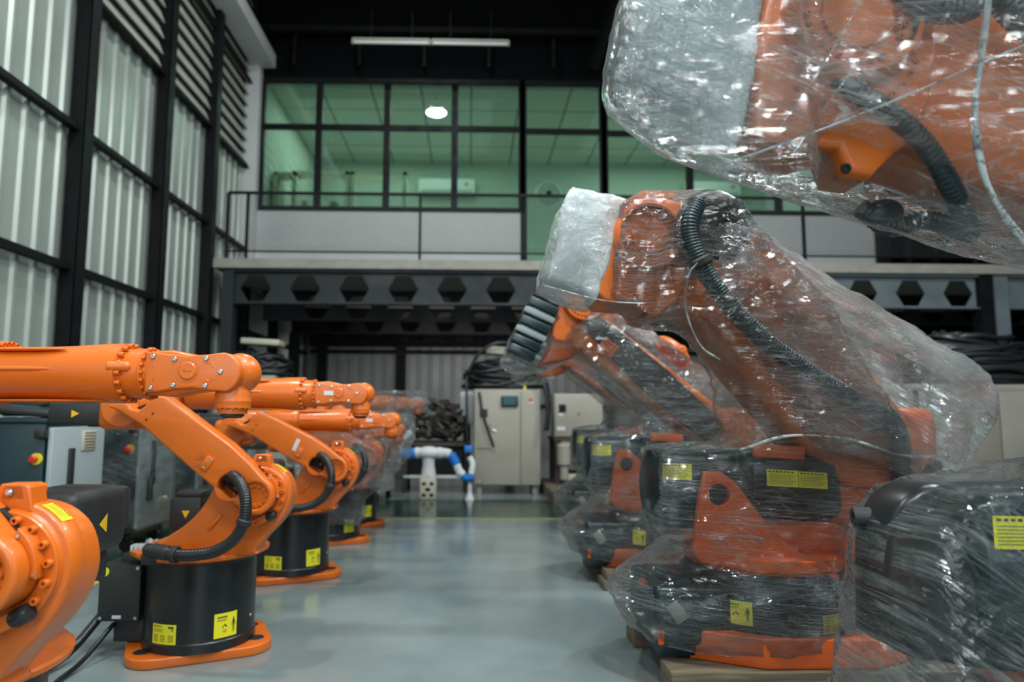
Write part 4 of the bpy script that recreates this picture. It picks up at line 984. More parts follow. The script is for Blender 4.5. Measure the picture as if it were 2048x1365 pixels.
# milky bag over the wrist
def wrist_bag(root, variant):
    O = Vector((BX, BY, 0)); S = lambda a, b_, y: W(a, b_, BY+y)-O
    h = prism(S, [(1140, 368), (1175, 378), (1262, 396), (1222, 480), (1196, 604), (1150, 590), (1084, 562), (1090, 520)], -.21, .15, -.2)
    return film('protective_bag', [h], BAG, root, voxel=.018, disp=.016, smooth_it=3)
HV = []
spec = [('mid', (BX, BY), 'heavy orange robot wrapped in film, milky bag over its wrist, dark conduit down the link'),
        ('ribbed', (BX, 4.36), 'film-wrapped heavy robot with dark ribbed connector block and orange label, behind the bagged one'),
        ('near', (1.20, 1.50), 'nearest film-wrapped heavy robot, bagged head filling the upper right of the picture'),
        ('ribbed2', (1.37, 6.0), 'farthest film-wrapped heavy robot of the right row, partly hidden behind the others')]
for v, (x, y), lab in spec:
    if v == 'ribbed2':
        r_ = copy_tree(HV[1])
    else:
        r_ = heavy_robot(v)
    r_.location = (x, y, 0)
    tag(r_, lab, 'robot', 'film wrapped heavy robots in the right row'); HV.append(r_)
    if v == 'mid': wrap_heavy(r_, 'mid'); wrist_bag(r_, v)
    elif v == 'ribbed': wrap_heavy(r_, 'ribbed')
    elif v == 'near':
        O = Vector((BX, 1.5, 0)); S = lambda a, b_, y: W(a, b_, 1.5+y)-O
        H = []
        H.append(frus(S, [(1206, 205), (1212, 232), (1350, 326), (1640, 368), (1600, -150), (1270, -60), (1236, 20), (1205, 170)], -.31, .05))
        H.append(prism(S, [(1560, -250), (1800, -250), (2150, -200), (2400, 300), (2300, 560), (1860, 452), (1640, 366), (1500, 330)], -.33, .06, .05))
        H.append(frus(S, [(1350, 326), (1640, 368), (1770, 466), (1862, 484), (2048, 512), (2300, 600), (2250, 300)], -.16, .02))
        H.append(prism(S, [(2100, -100), (2700, 0), (3150, 600), (3100, 1000), (2700, 950), (2250, 520)], -.25, .08, -.0))
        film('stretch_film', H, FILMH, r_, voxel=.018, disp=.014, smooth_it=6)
        H = []
        H.append(prism(S, [(1697, 1040), (1735, 980), (1790, 953), (1880, 952), (2000, 925), (2100, 900), (2900, 880), (2900, 1700), (1780, 1700), (1690, 1120)], -.30, .02, .0))
        H.append([*prism(S, [(1697, 1040), (2300, 950), (2500, 1300)], -.28, .02, .0), *prism(S, [(1650, 1365), (1640, 1480), (1700, 1600), (2900, 1700)], -.20, .04, .02)])
        film('draped_film', H, FILMT, r_, voxel=.018, disp=.014, smooth_it=5)
        # the milky bag on the head, conduits, twisted strands of film
        h = frus(S, [(1262, -60), (1240, 70), (1218, 185), (1235, 222), (1330, 280), (1396, 303), (1470, 314), (1500, 200), (1525, 60), (1535, -120), (1400, -150)], -.20, .02)
        film('protective_bag', [h], BAG, r_, voxel=.014, disp=.012, smooth_it=3)
        def st(pts, r, nm='film_strand'):
            q = MB(); q.tube([S(*p) for p in pts], r, n=8, sub=8, rf=lambda t: .8+.35*math.sin(t*9)**2); q.build(nm, STRAND, r_, smooth=60)
        st([(1985, -60, -.30), (1972, 40, -.30), (1962, 120, -.30), (1950, 220, -.30), (1960, 320, -.29), (1990, 400, -.27), (2048, 480, -.24), (2120, 540, -.22)], .0062)
        st([(2100, 70, -.29), (1960, 128, -.30), (1780, 205, -.28), (1600, 275, -.26), (1440, 332, -.22)], .0022)
        st([(1735, -30, -.29), (1700, 40, -.28), (1640, 140, -.27), (1560, 255, -.23)], .0014)
        st([(1790, 50, -.29), (1720, 120, -.28), (1640, 230, -.25), (1585, 310, -.22)], .0010)
for k in (0,):
    r_ = HV[0]; O = Vector((BX, BY, 0)); S = lambda a, b_, y: W(a, b_, BY+y)-O
    def st2(pts, r):
        q = MB(); q.tube([S(*p) for p in pts], r, n=8, sub=8, rf=lambda t: .8+.35*math.sin(t*9)**2); q.build('film_strand', STRAND, r_, smooth=60)
    st2([(1395, 525, -.36), (1376, 555, -.34), (1372, 620, -.33), (1400, 690, -.32), (1440, 720, -.31)], .0035)
    st2([(1480, 900, -.33), (1580, 872, -.34), (1700, 880, -.34), (1800, 910, -.31), (1900, 915, -.25)], .005)
    st2([(1085, 570, -.24), (1200, 600, -.27), (1300, 606, -.28), (1380, 590, -.32)], .002)

# timber under the heavy robots
TLAB = {0: 'thick grey timber beam under the film-wrapped robot in the bottom right', 1: 'short pale timber block under the second wrapped robot', 3: 'dark timber block under the farthest wrapped robot', 2: 'timber beam under the nearest wrapped robot'}
for k, (x0, x1, y0, y1) in {0: (.71, 1.75, 2.47, 2.62), 1: (.765, 1.6, 3.98, 4.14), 3: (.86, 1.75, 5.66, 5.8), 2: (.8, 1.7, 1.15, 1.28)}.items():
    b = MB()
    if k == 1: b.box(((x0+x1)/2, (y0+y1)/2, .0255), (x1-x0, y1-y0+.03, .051), bev=.004); b.box(((x0+x1)/2+.02, (y0+y1)/2, .0755), (x1-x0, y1-y0, .049), bev=.004)
    else: b.box(((x0+x1)/2, (y0+y1)/2, .05), (x1-x0, y1-y0, .0998), bev=.006)
    o = b.build('timber_beam', WOOD); tag(o, TLAB[k], 'timber', 'timber beams under the heavy robots')
    b = MB(); b.box(((x0+x1)/2, (y0+y1)/2+.55, .05), (x1-x0, y1-y0, .0998), bev=.006)
    o = b.build('timber_beam', WOOD); tag(o, TLAB[k].replace('under', 'at the back under'), 'timber', 'timber beams under the heavy robots')

# film on the two farther slim arms
def wrap_slim(o, hulls, nm='stretch_film'):
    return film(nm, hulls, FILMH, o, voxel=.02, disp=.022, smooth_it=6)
def bx(x0, x1, y0, y1, z0, z1): return [(x, y, z) for x in (x0, x1) for y in (y0, y1) for z in (z0, z1)]
wrap_slim(SR[3], [bx(-.45, .68, .0, .24, .76, .98), bx(-.25, .45, -.36, .25, .40, .86), [*bx(-.3, .3, -.35, .2, .6, .7), *bx(-.45, .66, -.1, .25, .85, .95)], [*bx(-.26, .26, -.26, .26, .10, .45)], [(.7, 0, .86), (.64, .1, .62), (.3, -.25, .3), (.3, .2, .3), (0, -.3, .5), (0, .2, .7)]])
wrap_slim(SR[4], [bx(-.45, .70, -.0, .24, .99, 1.20), [*bx(-.1, .3, -.3, .2, .6, .8), *bx(-.3, .5, 0, .22, .95, 1.0)], bx(-.2, .45, -.34, .2, .45, .82)])

# ------------------------------------------------------------------ controller cabinets along the left wall
def controller(x1, y0, w=.56, d=.60, zb=.16, zt=.93, wrapped=False):
    """cabinet whose grey door faces the aisle (+X); x1 = door plane, y0 = near side"""
    root = empty('controller_cabinet', (x1, y0, 0)); D = d; Wd = w
    b = MB(); b.box((-D/2-.02, Wd/2, (zb+zt)/2), (D-.04, Wd, zt-zb), bev=.012); b.box((-D/2-.02, Wd/2, zt+.012), (D-.02, Wd+.02, .03), bev=.008); root_b = b.build('body', TEAL, root)
    q = MB(); q.box((-D/2, Wd/2, zb-.03), (D-.1, Wd-.06, .06)); q.build('plinth', PLASTIC, root, smooth=0)
    for yy in (.07, Wd-.07):
        for xx in (-.1, -D+.06):
            q = MB(); q.axis([(0, -.015), (.045, -.015), (.05, -.01), (.05, .01), (.045, .015), (0, .015)], (xx, yy, .05), (0, 1, 0), 18); q.box((xx, yy, .095), (.05, .06, .04), bev=.006); q.build('caster', RUBBER, root)
    b = MB(); b.box((-.014, Wd/2+.004, (zb+zt)/2-.01), (.03, Wd-.012, zt-zb-.03), bev=.006); dr = b.build('door', DOORG, root)
    q = MB(); q.box((.008, .19, zt-.31), (.018, .05, .32), bev=.004); q.build('hinge_slot', PLASTIC, dr)
    q = MB(); q.box((.022, .13, zt-.50), (.03, .045, .16), bev=.008); q.box((.03, .15, zt-.42), (.02, .06, .05), bev=.008); q.build('door_handle', PLASTIC, dr)
    for z_ in ((zt-.11,) if not wrapped else (zb+.13,)):
        q = MB(); q.box((.006, .37, z_), (.014, .15, .12), bev=.004); v = q.build('vent_cover', CREAM, dr)
        q = MB()
        for k in range(6): q.box((.0135, .37, z_-.045+.018*k), (.003, .12, .006))
        q.build('vent_slots', INK, v, smooth=0)
    q = MB(); q.axis([(.032, 0), (.032, .012), (0, .012)], (-.075, -.0, zt-.20), (0, -1, 0), 24); es = q.build('emergency_stop_collar', YELLOW, root)
    q = MB(); q.axis([(.012, .012), (.012, .03), (.020, .032), (.021, .044), (.016, .05), (0, .051)], (-.075, 0, zt-.20), (0, -1, 0), 20); q.build('push_button', REDP, es)
    q = MB(); q.box((-.05, -.02, zt-.06), (.06, .05, .05), bev=.01); q.build('corner_bracket', PLASTIC, root)
    return root
c1 = controller(-2.35, 3.93); tag(c1, 'teal controller cabinet with light grey door and red emergency stop, nearest on the left', 'cabinet', 'controller cabinets on the left')
c2 = controller(-2.35, 4.99, wrapped=True); tag(c2, 'second teal controller cabinet, grey door, wrapped in film down its corner', 'cabinet', 'controller cabinets on the left')
h = [bx(-.62, .02, -.035, .60, .14, .97)]
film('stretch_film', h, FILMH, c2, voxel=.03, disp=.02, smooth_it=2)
for k, (y, lab) in enumerate(((6.05, 'third controller cabinet behind the link of the black-drum robot arm'), (7.10, 'fourth controller cabinet in the left row, near the gallery column'))):
    c = copy_tree(c2 if k == 0 else c1); c.location = (-2.35, y, 0); tag(c, lab, 'cabinet', 'controller cabinets on the left')
# things lying on the first cabinet
def pendant(name, loc, rz, lab, sx=.42):
    t = empty(name, loc, rz); tag(t, lab, 'control pendant', 'control pendants on the cabinets')
    b = MB(); b.box((0, 0, .035), (sx, .26, .05), rot=Matrix.Rotation(R(5), 4, 'Y'), bev=.02); b.build('case', PLASTIC, t)
    q = MB(); q.box((0, -.05, .062), (sx*.5, .12, .006), rot=Matrix.Rotation(R(5), 4, 'Y')); q.build('screen', SCREEN, t, smooth=0)
    q = MB(); q.tube([(sx*.5-.02, 0, .05), (sx*.5+.06, .02, .10), (sx*.3, .1, .09), (0, .11, .07)], .014, n=8); q.build('cable', RUBBER, t)
    return t
pendant('teach_pendant', (-2.56, 4.07, .9605), .2, 'black teach pendant lying on the nearest cabinet, right of the thick black tray', .34)
t = empty('equipment_tray', (-2.70, 4.37, .9605)); tag(t, 'thick black tray on the back of the nearest controller cabinet', 'tray')
b = MB(); b.box((0, 0, .06), (.40, .22, .11), bev=.03); b.build('tray_body', PLASTIC, t); b = MB(); b.box((.0, -.02, .118), (.30, .16, .014), bev=.004); b.build('tray_lid', TEAL, t)
# floor cables by the near drums
def cable(pts, r, lab, m=RUBBER, name='floor_cable'):
    b = MB(); b.tube(pts, r, n=10, sub=10); o = b.build(name, m, None, smooth=60); tag(o, lab, 'cable', 'black cables on the floor'); return o
cable([(-1.53, 2.98, .15), (-1.58, 2.86, .05), (-1.60, 2.66, .020), (-1.52, 2.42, .019), (-1.42, 2.16, .019), (-1.36, 1.94, .019)], .018, 'thick black cable curving over the floor from the connection box to the nearest robot')
cable([(-1.47, 2.97, .12), (-1.50, 2.80, .03), (-1.50, 2.62, .0105), (-1.43, 2.40, .0105), (-1.36, 2.20, .0105), (-1.33, 2.02, .0105)], .0095, 'thinner black cable beside the thick one on the floor')

# crumpled film and scraps by the cabinets
def scrap(loc, r, lab, m=FILMH, seed=0):
    b = MB(); q = bmesh.ops.create_icosphere(b.bm, subdivisions=4, radius=r)
    for v in b.bm.verts:
        n = noise.noise(v.co*(2.2/r)+Vector((seed, 0, 0))); n2 = noise.noise(v.co*(6/r)+Vector((0, seed, 0)))
        v.co *= 1+.45*n+.3*n2; v.co.z *= .6
    zm = min(v.co.z for v in b.bm.verts)
    for v in b.bm.verts: v.co.z -= zm
    o = b.build('crumpled_film', m, None, smooth=60, loc=loc); tag(o, lab, 'plastic film', 'crumpled film on the green floor'); return o
for i, (x, y, r, lab) in enumerate(((-2.12, 4.75, .10, 'crumpled clear film on the green floor between the first two cabinets'), (-2.02, 5.3, .09, 'crumpled white film in front of the second cabinet'), (-1.95, 5.75, .11, 'bundle of crumpled film below the second cabinet door, beside the third'), (-2.3, 5.75, .07, 'small ball of crumpled film at the third cabinet'))):
    scrap((x, y, .003), r, lab, STRAND if i != 2 else FILMH, i*7.3)

# ------------------------------------------------------------------ equipment at the far end
def heap(name, c, rx, ry, rz, n, r, seed, m, lab, cat):
    """a tangle of looped cable nobody could count"""
    rnd = random.Random(seed); b = MB()
    for k in range(n):
        t = k/n; zz = rz*t*.9; s_ = math.sqrt(max(.10, 1-(t*.98)**3.2))
        a0 = rnd.random()*6; P = []; ta, tb = rnd.uniform(-.09, .09), rnd.uniform(-.07, .07); ox, oy = rnd.uniform(-.07, .07)*t, rnd.uniform(-.04, .04)
        for j in range(9):
            a = a0+j*2*PI/9; w = s_*(.80+.26*rnd.random())
            P.append((c[0]+ox+rx*w*math.cos(a), c[1]+oy+ry*w*math.sin(a), max(c[2]+r, c[2]+r+zz+(ta*math.cos(a)+tb*math.sin(a)+rnd.uniform(-.03, .04))*(1 if t > .1 else .15))))
        b.tube(P, r*rnd.uniform(.8, 1.15), n=7, sub=4, closed=True)
    b.hull([(c[0]+rx*.8*math.cos(a*PI/5)*q, c[1]+ry*.8*math.sin(a*PI/5)*q, c[2]+z) for a in range(10) for q, z in ((1, .0), (.95, rz*.5), (.4, rz*.85))])
    o = b.build(name, m, None, smooth=60); tag(o, lab, cat, kind='stuff'); return o

# tall beige cabinet in the middle
t = empty('tall_control_cabinet', (.47, 8.5, 0), R(-2)); tag(t, 'tall beige control cabinet with a small screen, under a heap of black cables', 'cabinet')
b = MB(); b.box((0, .32, .70), (.82, .62, 1.18), bev=.012); b.build('cabinet_body', BEIGE, t)
for s_, x0, x1 in ((0, -.405, .16), (1, .168, .405)):
    b = MB(); b.box(((x0+x1)/2, .0, .69), (x1-x0, .024, 1.14), bev=.006); d_ = b.build('cabinet_door', BEIGE, t)
    if s_ == 0:
        q = MB(); q.box((-.29, -.014, .99), (.095, .008, .10)); q.build('black_emblem_plate', PLASTIC, d_, smooth=0)
        q = MB(); q.tube([(-.20, -.03, .86), (-.195, -.035, .80), (-.14, -.03, .77)], .008, n=8); q.build('door_handle', STEEL, d_)
        q = MB(); q.box((-.30, -.014, .555), (.18, .006, .008)); q.build('door_seam', INK, d_, smooth=0)
        q = MB(); q.axis([(.012, 0), (.012, .006), (0, .006)], (-.34, -.012, .16), (0, -1, 0), 12); q.build('door_lock', STEEL, d_)
    else:
        q = MB(); q.box((.29, -.014, 1.165), (.045, .010, .045), bev=.003); q.build('orange_switch_plate', ORANGE, d_)
        q = MB(); q.box((.29, -.018, 1.12), (.06, .006, .02)); q.build('label_strip', WHITEPL, d_, smooth=0)
q = MB(); q.box((.03, -.03, 1.14), (.21, .04, .13), bev=.008); sc_ = q.build('display_unit', TEAL, t); q = MB(); q.box((.03, -.052, 1.14), (.15, .004, .09)); q.build('screen', SCREEN, sc_, smooth=0)
for x in (-.34, .34):
    for y in (.08, .55):
        q = MB(); q.box((x, y, .06), (.06, .06, .12), bev=.005); q.build('foot', BEIGE, t)
q = MB(); q.cyl((.22, .035, 1.289), (.22, .035, 1.32), .018); q.cyl((.22, .035, 1.315), (.22, .035, 1.335), .013); q.build('top_lamp', YELLOW, t)
heap('cable_heap', (.44, 8.86, 1.302), .50, .30, .36, 46, .020, 3, RUBBER, 'heap of coiled black cables piled on the tall beige cabinet', 'cables')
b = MB(); b.box((.42, 8.78, 1.785), (.42, .26, .10), rot=Matrix.Rotation(R(4), 4, 'Y'), bev=.02); o = b.build('cream_housing', CREAM, None); tag(o, 'cream plastic housing lying on top of the cable heap', 'plastic housing')
def hang(pts, r, lab):
    pts = [(x, y-.02, z) for x, y, z in pts]
    b = MB(); b.tube(pts, r, n=9, sub=10); o = b.build('hanging_cable', RUBBER, None, smooth=60); tag(o, lab, 'cable', 'cables hanging from the cable heap'); return o
hang([(-.02, 8.62, 1.50), (.12, 8.60, 1.74), (.34, 8.58, 1.87), (.6, 8.6, 1.84), (.82, 8.62, 1.62)], .022, 'black cable arching over the cream housing on the cable heap')
hang([(.12, 8.46, 1.25), (.16, 8.43, 1.0), (.24, 8.42, .75), (.30, 8.42, .58)], .018, 'black cable hanging across the front of the tall beige cabinet')
hang([(.86, 8.45, 1.5), (.94, 8.40, 1.25), (.95, 8.38, .95), (.93, 8.38, .78)], .026, 'thick black cable hanging down the right side of the tall cabinet')
hang([(.80, 8.55, 1.65), (.97, 8.52, 1.35), (.985, 8.5, 1.0), (.97, 8.5, .78)], .02, 'outer black cable hanging right of the tall cabinet, thinner than its neighbour')
hang([(-.04, 8.62, 1.45), (-.03, 8.55, 1.0), (-.025, 8.55, .5), (-.02, 8.55, .1)], .018, 'black cable hanging down the left side of the tall beige cabinet')

# beige wall box on a machine frame, right of the tall cabinet
t = empty('machine_frame', (1.66, 8.36, .146)); tag(t, 'grey machine frame with rails standing on a wooden pallet', 'machine')
for x in (-.58, .56):
    for y in (0, .6): b = MB(); b.box((x, y, .26), (.07, .07, .52)); b.build('frame_post', RUST, t, smooth=0)
for z_, m_ in ((.49, BEIGE), (.39, CREAM), (.08, CREAM)):
    b = MB(); b.box((0, .0, z_), (1.22, .06, .075), bev=.004); b.box((0, .6, z_), (1.22, .06, .075), bev=.004); b.build('cross_rail', m_, t)
b = MB(); b.box((0, .30, .535), (1.26, .70, .03)); b.build('frame_top', RUST, t, smooth=0)
b = MB(); b.box((.05, .3, .26), (.5, .4, .34), bev=.03); b.axis([(0, 0), (.1, 0), (.1, .3), (0, .3)], (-.3, .15, .3), (0, 1, 0), 20); b.build('drive_unit', RUST, t)
b = MB(); b.cyl((-.52, -.08, .22), (-.52, -.08, .48), .08, cap=.02); b.cyl((-.52, -.08, .06), (-.52, -.08, .22), .05); b.box((-.52, -.04, .36), (.14, .10, .12), bev=.02); b.build('grey_motor', BEIGE, t)
t = empty('wooden_pallet', (1.60, 7.95, 0)); tag(t, 'wooden pallet under the grey machine frame at the far end', 'pallet')
for y in (-.35, .0, .35, .7, 1.05):
    b = MB(); b.box((0, y, .132), (1.36, .16, .024)); b.build('deck_board', WOOD, t, smooth=0)
for x in (-.62, 0, .62):
    b = MB(); b.box((x, .35, .060), (.12, 1.55, .118)); b.build('stringer', WOOD, t, smooth=0)
t = empty('beige_switch_box', (1.34, 8.56, .6975)); tag(t, 'small beige switch box with a round dial, on the machine frame', 'switch box')
b = MB(); b.box((0, 0, .27), (.60, .34, .535), bev=.012); b.build('box_body', BEIGE, t)
b = MB(); b.box((0, -.176, .27), (.57, .014, .505), bev=.004); d_ = b.build('box_door', BEIGE, t)
q = MB(); q.box((-.20, -.186, .355), (.09, .008, .10)); q.build('switch_plate', PLASTIC, d_, smooth=0); q = MB(); q.axis([(.03, 0), (.03, .02), (0, .02)], (-.20, -.19, .36), (0, -1, 0), 16); q.build('dial', BLACK, d_)
q = MB(); q.box((-.22, -.186, .28), (.06, .006, .03)); q.box((-.22, -.186, .11), (.10, .006, .045)); q.build('white_label', WHITEPL, d_, smooth=0)
q = MB(); q.axis([(.014, 0), (.014, .01), (0, .01)], (0, -.184, .29), (0, -1, 0), 12); q.build('door_lock', STEEL, d_)

# white dual arm robot with blue sleeves
t = empty('dual_arm_robot', (-.47, 8.05, 0)); t.scale = (.80, .80, .80); tag(t, 'small white two-armed robot with blue sleeves standing before the dark machinery', 'robot')
b = MB(); b.box((0, 0, .17), (.24, .24, .34), bev=.03); pd = b.build('pedestal', CREAM, t)
for x in (-.055, .055):
    for z_ in (.07, .15, .23):
        q = MB(); q.box((x*(1 if z_ != .15 else .1), -.121, z_), (.055, .006, .045), bev=.002); q.build('socket', HOLE, pd)
b = MB(); b.lathe([(0, .34), (.11, .34), (.10, .40), (.085, .50), (.095, .58), (.10, .60), (0, .60)], 28); b.build('waist', WHITE, t)
b = MB(); b.sphere((0, 0, .66), .13, (1.45, 1, .75)); b.sphere((-.16, 0, .66), .085); b.sphere((.16, 0, .66), .085); b.build('shoulders', WHITE, t)
b = MB(); b.tube([(-.20, 0, .66), (-.30, -.02, .645), (-.40, -.03, .66)], .078, n=16, sub=8, ripple=.06, per=.03); b.build('blue_sleeve', BLUE, t)
b = MB(); b.tube([(.32, -.02, .64), (.36, -.03, .58), (.41, -.05, .50)], .070, n=16, sub=8, ripple=.08, per=.03); b.build('blue_sleeve', BLUE, t)
b = MB(); b.tube([(.16, 0, .66), (.24, 0, .66), (.32, -.02, .64)], .07, n=14); b.build('upper_arm', WHITE, t)
b = MB(); b.tube([(.41, -.05, .50), (.44, -.06, .42), (.50, -.07, .35)], .058, n=14, sub=8); b.sphere((.46, -.06, .38), .065); b.build('forearm', WHITE, t)
b = MB(); b.tube([(.49, -.07, .34), (.56, -.08, .31), (.66, -.08, .32)], .055, n=14, sub=8, ripple=.08, per=.03); b.build('blue_glove', BLUE, t)
b = MB(); b.tube([(-.40, -.03, .66), (-.43, -.03, .76), (-.36, -.02, .86), (-.30, 0, .92)], .05, n=12); b.sphere((-.29, 0, .94), .05); b.build('forearm', WHITE, t)
b = MB(); b.tube([(.62, -.08, .36), (.64, -.04, .5), (.60, 0, .60)], .045, n=12); b.build('hand_arm', WHITE, t)
b = MB(); b.box((.58, 0, .72), (.12, .10, .10), bev=.02); b.build('blue_pad', BLUE, t)
b = MB(); b.cyl((.60, -.05, 0), (.60, -.05, .10), .07, .03); b.cyl((.60, -.05, .10), (.60, -.05, .27), .03); b.build('hand_stand', WHITE, t)

# dark machinery behind it
t = empty('machinery_table', (-.42, 9.0, 0)); tag(t, 'low dark steel table carrying the tangled machinery', 'table')
b = MB(); b.box((0, 0, .60), (.84, .7, .04)); b.build('table_top', RUST, t, smooth=0)
for x in (-.39, .39):
    for y in (-.32, .32): b = MB(); b.box((x, y, .29), (.05, .05, .58)); b.build('leg', RUST, t, smooth=0)
b = MB(); b.box((.0, -.34, .20), (.8, .03, .03)); b.build('white_stretcher', WHITEPL, t, smooth=0)
b = MB(); b.box((0, -.02, .40), (.7, .5, .36)); b.build('dark_cupboard', STRUCT, t, smooth=0)
rnd = random.Random(11); b = MB()
for k in range(90):
    u_, v_, w_ = rnd.uniform(-.36, .36), rnd.uniform(-.26, .26), rnd.random()**1.3
    zt = .46*(1-.55*abs(u_)/.38); z_ = .70+w_*zt; rt = Matrix.Rotation(rnd.uniform(-.9, .9), 4, 'X') @ Matrix.Rotation(rnd.uniform(-.9, .9), 4, 'Y') @ Matrix.Rotation(rnd.uniform(0, 3), 4, 'Z')
    if k % 3 == 0:
        d_ = rt.to_3x3() @ Vector((rnd.uniform(.06, .15), 0, 0)); p_ = Vector((-.42+u_, 9+v_, z_+.02)); b.cyl(p_-d_, p_+d_, rnd.uniform(.015, .04), n=10)
    else: b.box((-.42+u_, 9+v_, z_), (rnd.uniform(.04, .20), rnd.uniform(.04, .14), rnd.uniform(.03, .09)), rot=rt)
zm = min(v.co.z for v in b.bm.verts)
for v in b.bm.verts: v.co.z += .6205-zm
o = b.build('machinery_heap', RUST, None, smooth=40); tag(o, 'pile of dark dismantled machinery parts between the beige cabinets', 'machinery', kind='stuff')
t = empty('white_canister', (-.03, 9.62, 0)); tag(t, 'white box standing high behind the dark machinery, left of the tall cabinet', 'box')
b = MB(); b.box((0, 0, 1.06), (.20, .2, .46), bev=.03); b.build('box_body', WHITE, t); b = MB(); b.box((0, 0, .42), (.1, .1, .84)); b.build('support_post', STRUCT, t, smooth=0)

def plain_cabinet(loc, w, d, h, lab, m=BEIGE, rz=0):
    t = empty('beige_cabinet', loc, rz); tag(t, lab, 'cabinet', 'beige cabinets at the far end')
    b = MB(); b.box((0, d/2, h/2+.05), (w, d, h-.10), bev=.012); b.build('cabinet_body', m, t)
    b = MB(); b.box((0, -.008, h/2+.05), (w-.03, .018, h-.15), bev=.004); dd = b.build('cabinet_door', m, t)
    q = MB(); q.box((w*.32, -.03, h*.52), (.03, .03, .14), bev=.006); q.build('door_handle', PLASTIC, dd)
    q = MB(); q.box((w/2+.002, d*.35, h*.45), (.006, .05, .10)); q.build('side_socket', PLASTIC, t, smooth=0)
    for x in (-w/2+.06, w/2-.06):
        for y in (.06, d-.06):
            q = MB(); q.cyl((x, y, 0), (x, y, .11), .03); q.build('foot', STRUCT, t)
    return t
plain_cabinet((-1.27, 7.75, 0), .58, .50, 1.10, 'beige cabinet behind the wrapped arms, left of the white two-armed robot', rz=R(-14))
plain_cabinet((-1.93, 7.6, 0), .60, .55, .86, 'low beige cabinet behind the third orange arm')
plain_cabinet((-2.62, 8.0, 0), .70, .6, 1.42, 'tall cabinet at the far left under a coil of black cables')
heap('cable_heap', (-2.56, 8.3, 1.43), .40, .26, .22, 26, .020, 5, RUBBER, 'coil of black cables on the far left cabinet, flat cream housing on it', 'cables')
b = MB(); b.box((-2.50, 8.28, 1.83), (.46, .3, .07), rot=Matrix.Rotation(R(3), 4, 'Y'), bev=.015); o = b.build('cream_housing', CREAM, None); tag(o, 'flat cream housing lying on the coil of cables at the far left', 'plastic housing')

# ------------------------------------------------------------------ right hand side
BROWNG = mat('brown_grey_steel', (.20, .185, .155), .45, nvar=.15, nscale=3)
t = empty('steel_cabinet', (5.0, 6.6, 0)); tag(t, 'large brown-grey steel cabinet at the right edge, cables heaped on top', 'cabinet')
b = MB(); b.box((0, .35, .66), (1.9, .7, 1.28), bev=.05, seg=3); b.build('cabinet_body', BROWNG, t)
for x0, x1 in ((-.94, -.66), (-.65, .15), (.16, .94)):
    b = MB(); b.box(((x0+x1)/2, -.012, .64), (x1-x0-.02, .02, 1.16), bev=.005); b.build('cabinet_door', BROWNG, t)
q = MB(); q.box((-.655, -.024, .64), (.05, .012, 1.2)); q.build('centre_rail', STRUCT, t, smooth=0)
q = MB(); q.box((0, .3, .02), (1.8, .6, .039)); q.build('plinth', STRUCT, t, smooth=0)
heap('cable_heap', (5.15, 6.95, 1.31), .62, .30, .50, 44, .026, 21, RUBBER, 'pile of dark film-covered cables on the steel cabinet, right edge', 'cables')
t = empty('marker_board', (7.05, 9.3, 0)); tag(t, 'narrow white board with a yellow edge strip, right of the wrapped arm tip', 'board')
b = MB(); b.box((0, 0, 1.66), (.14, .03, .56)); b.build('white_face', WHITEPL, t, smooth=0); b = MB(); b.box((-.12, 0, 1.66), (.06, .035, .60)); b.build('yellow_strip', YELLOW, t, smooth=0)
b = MB(); b.box((-.26, 0, 1.60), (.05, .03, .50)); b.build('violet_strip', mat('violet_plate', (.35, .30, .48), .5), t, smooth=0)
b = MB(); b.box((-.07, .04, .95), (.05, .04, 1.9)); b.box((-.07, .04, .015), (.4, .3, .03)); b.box((.12, .02, 1.93), (.34, .02, .02)); b.build('stand', STRUCT, t, smooth=0)
t = empty('storage_rack', (7.2, 12.6, 0)); tag(t, 'dark storage rack with parts under the gallery, right side', 'rack')
for x in (-1.6, 0, 1.6):
    for y in (0, .6):
        b = MB(); b.box((x, y, 1.2), (.06, .06, 2.4)); b.build('upright', STRUCT, t, smooth=0)
for z_ in (.5, 1.30, 1.95):
    b = MB(); b.box((0, .3, z_), (3.2, .62, .04)); b.build('shelf', STRUCT, t, smooth=0)
rnd = random.Random(4)
cols = [(CRATE, 'dark blue crate'), (CARD, 'red-orange carton'), (RUST, 'rusty part box'), (BRASS, 'golden part'), (CREAM, 'cream box'), (CARD, 'dull red carton')]
for k, (z_, xs) in enumerate(((1.32, (-1.3, -.95, -.5, -.1, .45, .9, 1.3)), (1.97, (-1.35, -.8, -.35, .2, .7, 1.2)))):
    for i, x in enumerate(xs):
        m_, nm = cols[(i*2+k*3) % 6]; w_, h_ = rnd.uniform(.22, .36), rnd.uniform(.14, .32)
        b = MB(); b.box((0, 0, h_/2), (w_, .38, h_), bev=.015); o = b.build('storage_box', m_, None, loc=(7.2+x, 12.86, z_+.0005))
        tag(o, '%s on the %s rack shelf, %s from the left' % (nm, ('middle', 'upper')[k], ('first', 'second', 'third', 'fourth', 'fifth', 'sixth', 'seventh')[i]), 'box', 'boxes on the storage rack')
# machine under the gallery seen over the right row
b = MB(); b.box((0, 0, .55), (1.7, .8, 1.09), bev=.04); b.box((-.3, -.42, .8), (.6, .06, .3), bev=.02); o = b.build('covered_machine', RUST, None, loc=(3.3, 11.9, 0)); tag(o, 'low dark machine standing in the shade under the gallery', 'machine')

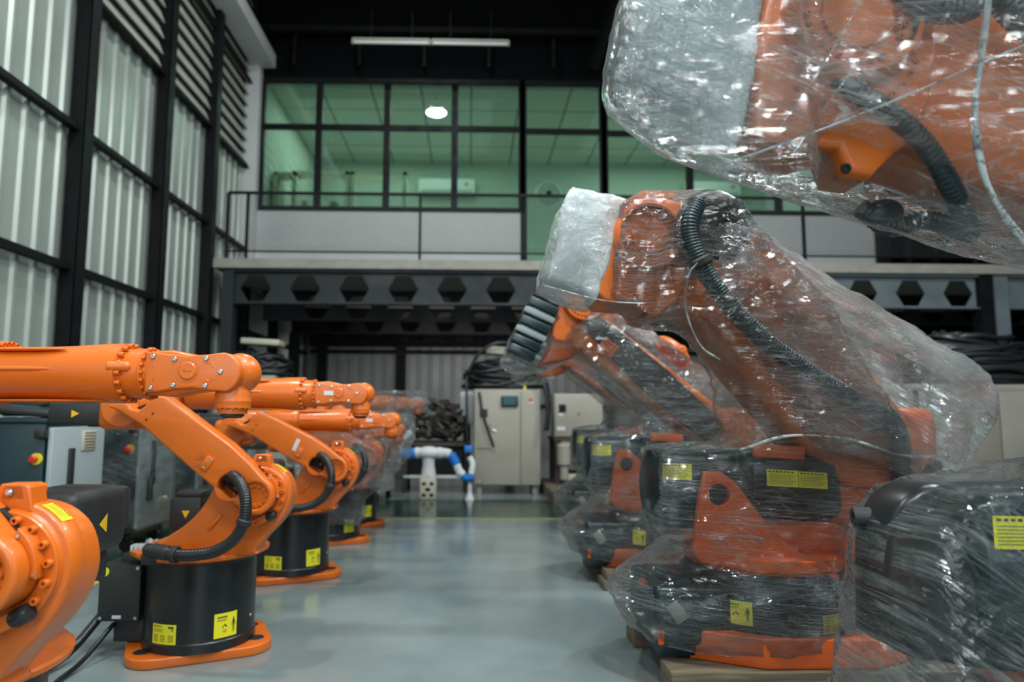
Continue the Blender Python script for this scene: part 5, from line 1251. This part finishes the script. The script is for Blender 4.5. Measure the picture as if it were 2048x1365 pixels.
# ------------------------------------------------------------------ inside the office
SHELFM = mat('cream_shelf_paint', (.80, .78, .66), .5)
def shelf_unit(loc, w, h, n, lab):
    t = empty('open_shelf', loc); tag(t, lab, 'shelf', 'cream shelves in the office')
    for x in (-w/2+.035, w/2-.035):
        b = MB(); b.box((x, .15, h/2), (.07, .3, h)); b.build('side_panel', SHELFM, t, smooth=0)
    for k in range(n):
        b = MB(); b.box((0, .15, h-.035-k*(h-.1)/(n-1)), (w, .3, .06)); b.build('shelf_board', SHELFM, t, smooth=0)
    return t
shelf_unit((-2.85, 12.6, 3.17), 1.08, 2.38, 4, 'cream open shelf in the office window, middle of the three')
shelf_unit((-1.75, 12.6, 3.17), 1.06, 2.38, 4, 'cream open shelf in the office window, rightmost of the three')
shelf_unit((-3.5+.15, 12.0, 3.17), .42, 2.14, 4, 'narrow cream shelf at the left end of the office window')
for i, (x, w_, h_, m_, lab) in enumerate(((-3.15, .1, .20, CREAM, 'cream folder on the upper shelf'), (-2.93, .08, .24, CARD, 'brown folder leaning on the upper shelf'), (-2.60, .12, .18, BEIGE, 'grey folder on the upper shelf, right of the brown one'))):
    b = MB(); b.box((0, 0, h_/2), (w_, .2, h_)); o = b.build('folder', m_, None, loc=(x, 12.75, 3.17+2.38-.035-(2.28/3)+.0305), smooth=0); tag(o, lab, 'folder', 'folders on the office shelf')
def aircon(x, lab):
    t = empty('air_conditioner', (x, 15.18, 6.0)); tag(t, lab, 'air conditioner', 'air conditioners in the office')
    b = MB(); b.box((0, .12, .17), (1.30, .24, .34), bev=.03, seg=3); b.build('casing', WHITE, t); b = MB(); b.box((0, -.005, .05), (1.15, .02, .05)); b.build('air_slot', DOORG, t, smooth=0)
    b = MB(); b.axis([(.05, 0), (.05, .01), (0, .01)], (.45, 0, .2), (0, -1, 0), 20); b.build('badge', BEIGE, t)
aircon(-.55, 'white air conditioner on the office back wall, seen through the fourth window bay')
aircon(5.6, 'white air conditioner on the office back wall, right part behind the wrapped robots')
t = empty('standing_fan', (1.55, 13.2, 3.17)); tag(t, 'pale standing fan inside the office behind the glass door', 'fan')
b = MB(); b.cyl((0, 0, 0), (0, 0, .04), .22); b.cyl((0, 0, .04), (0, 0, 2.05), .022); b.build('stand', WHITE, t)
b = MB(); b.axis([(.06, 0), (.08, .05), (.24, .06), (.26, .10), (.25, .14), (.05, .16), (0, .16)], (0, -.1, 2.15), (0, 1, .1), 28); b.build('fan_head', WHITE, t)
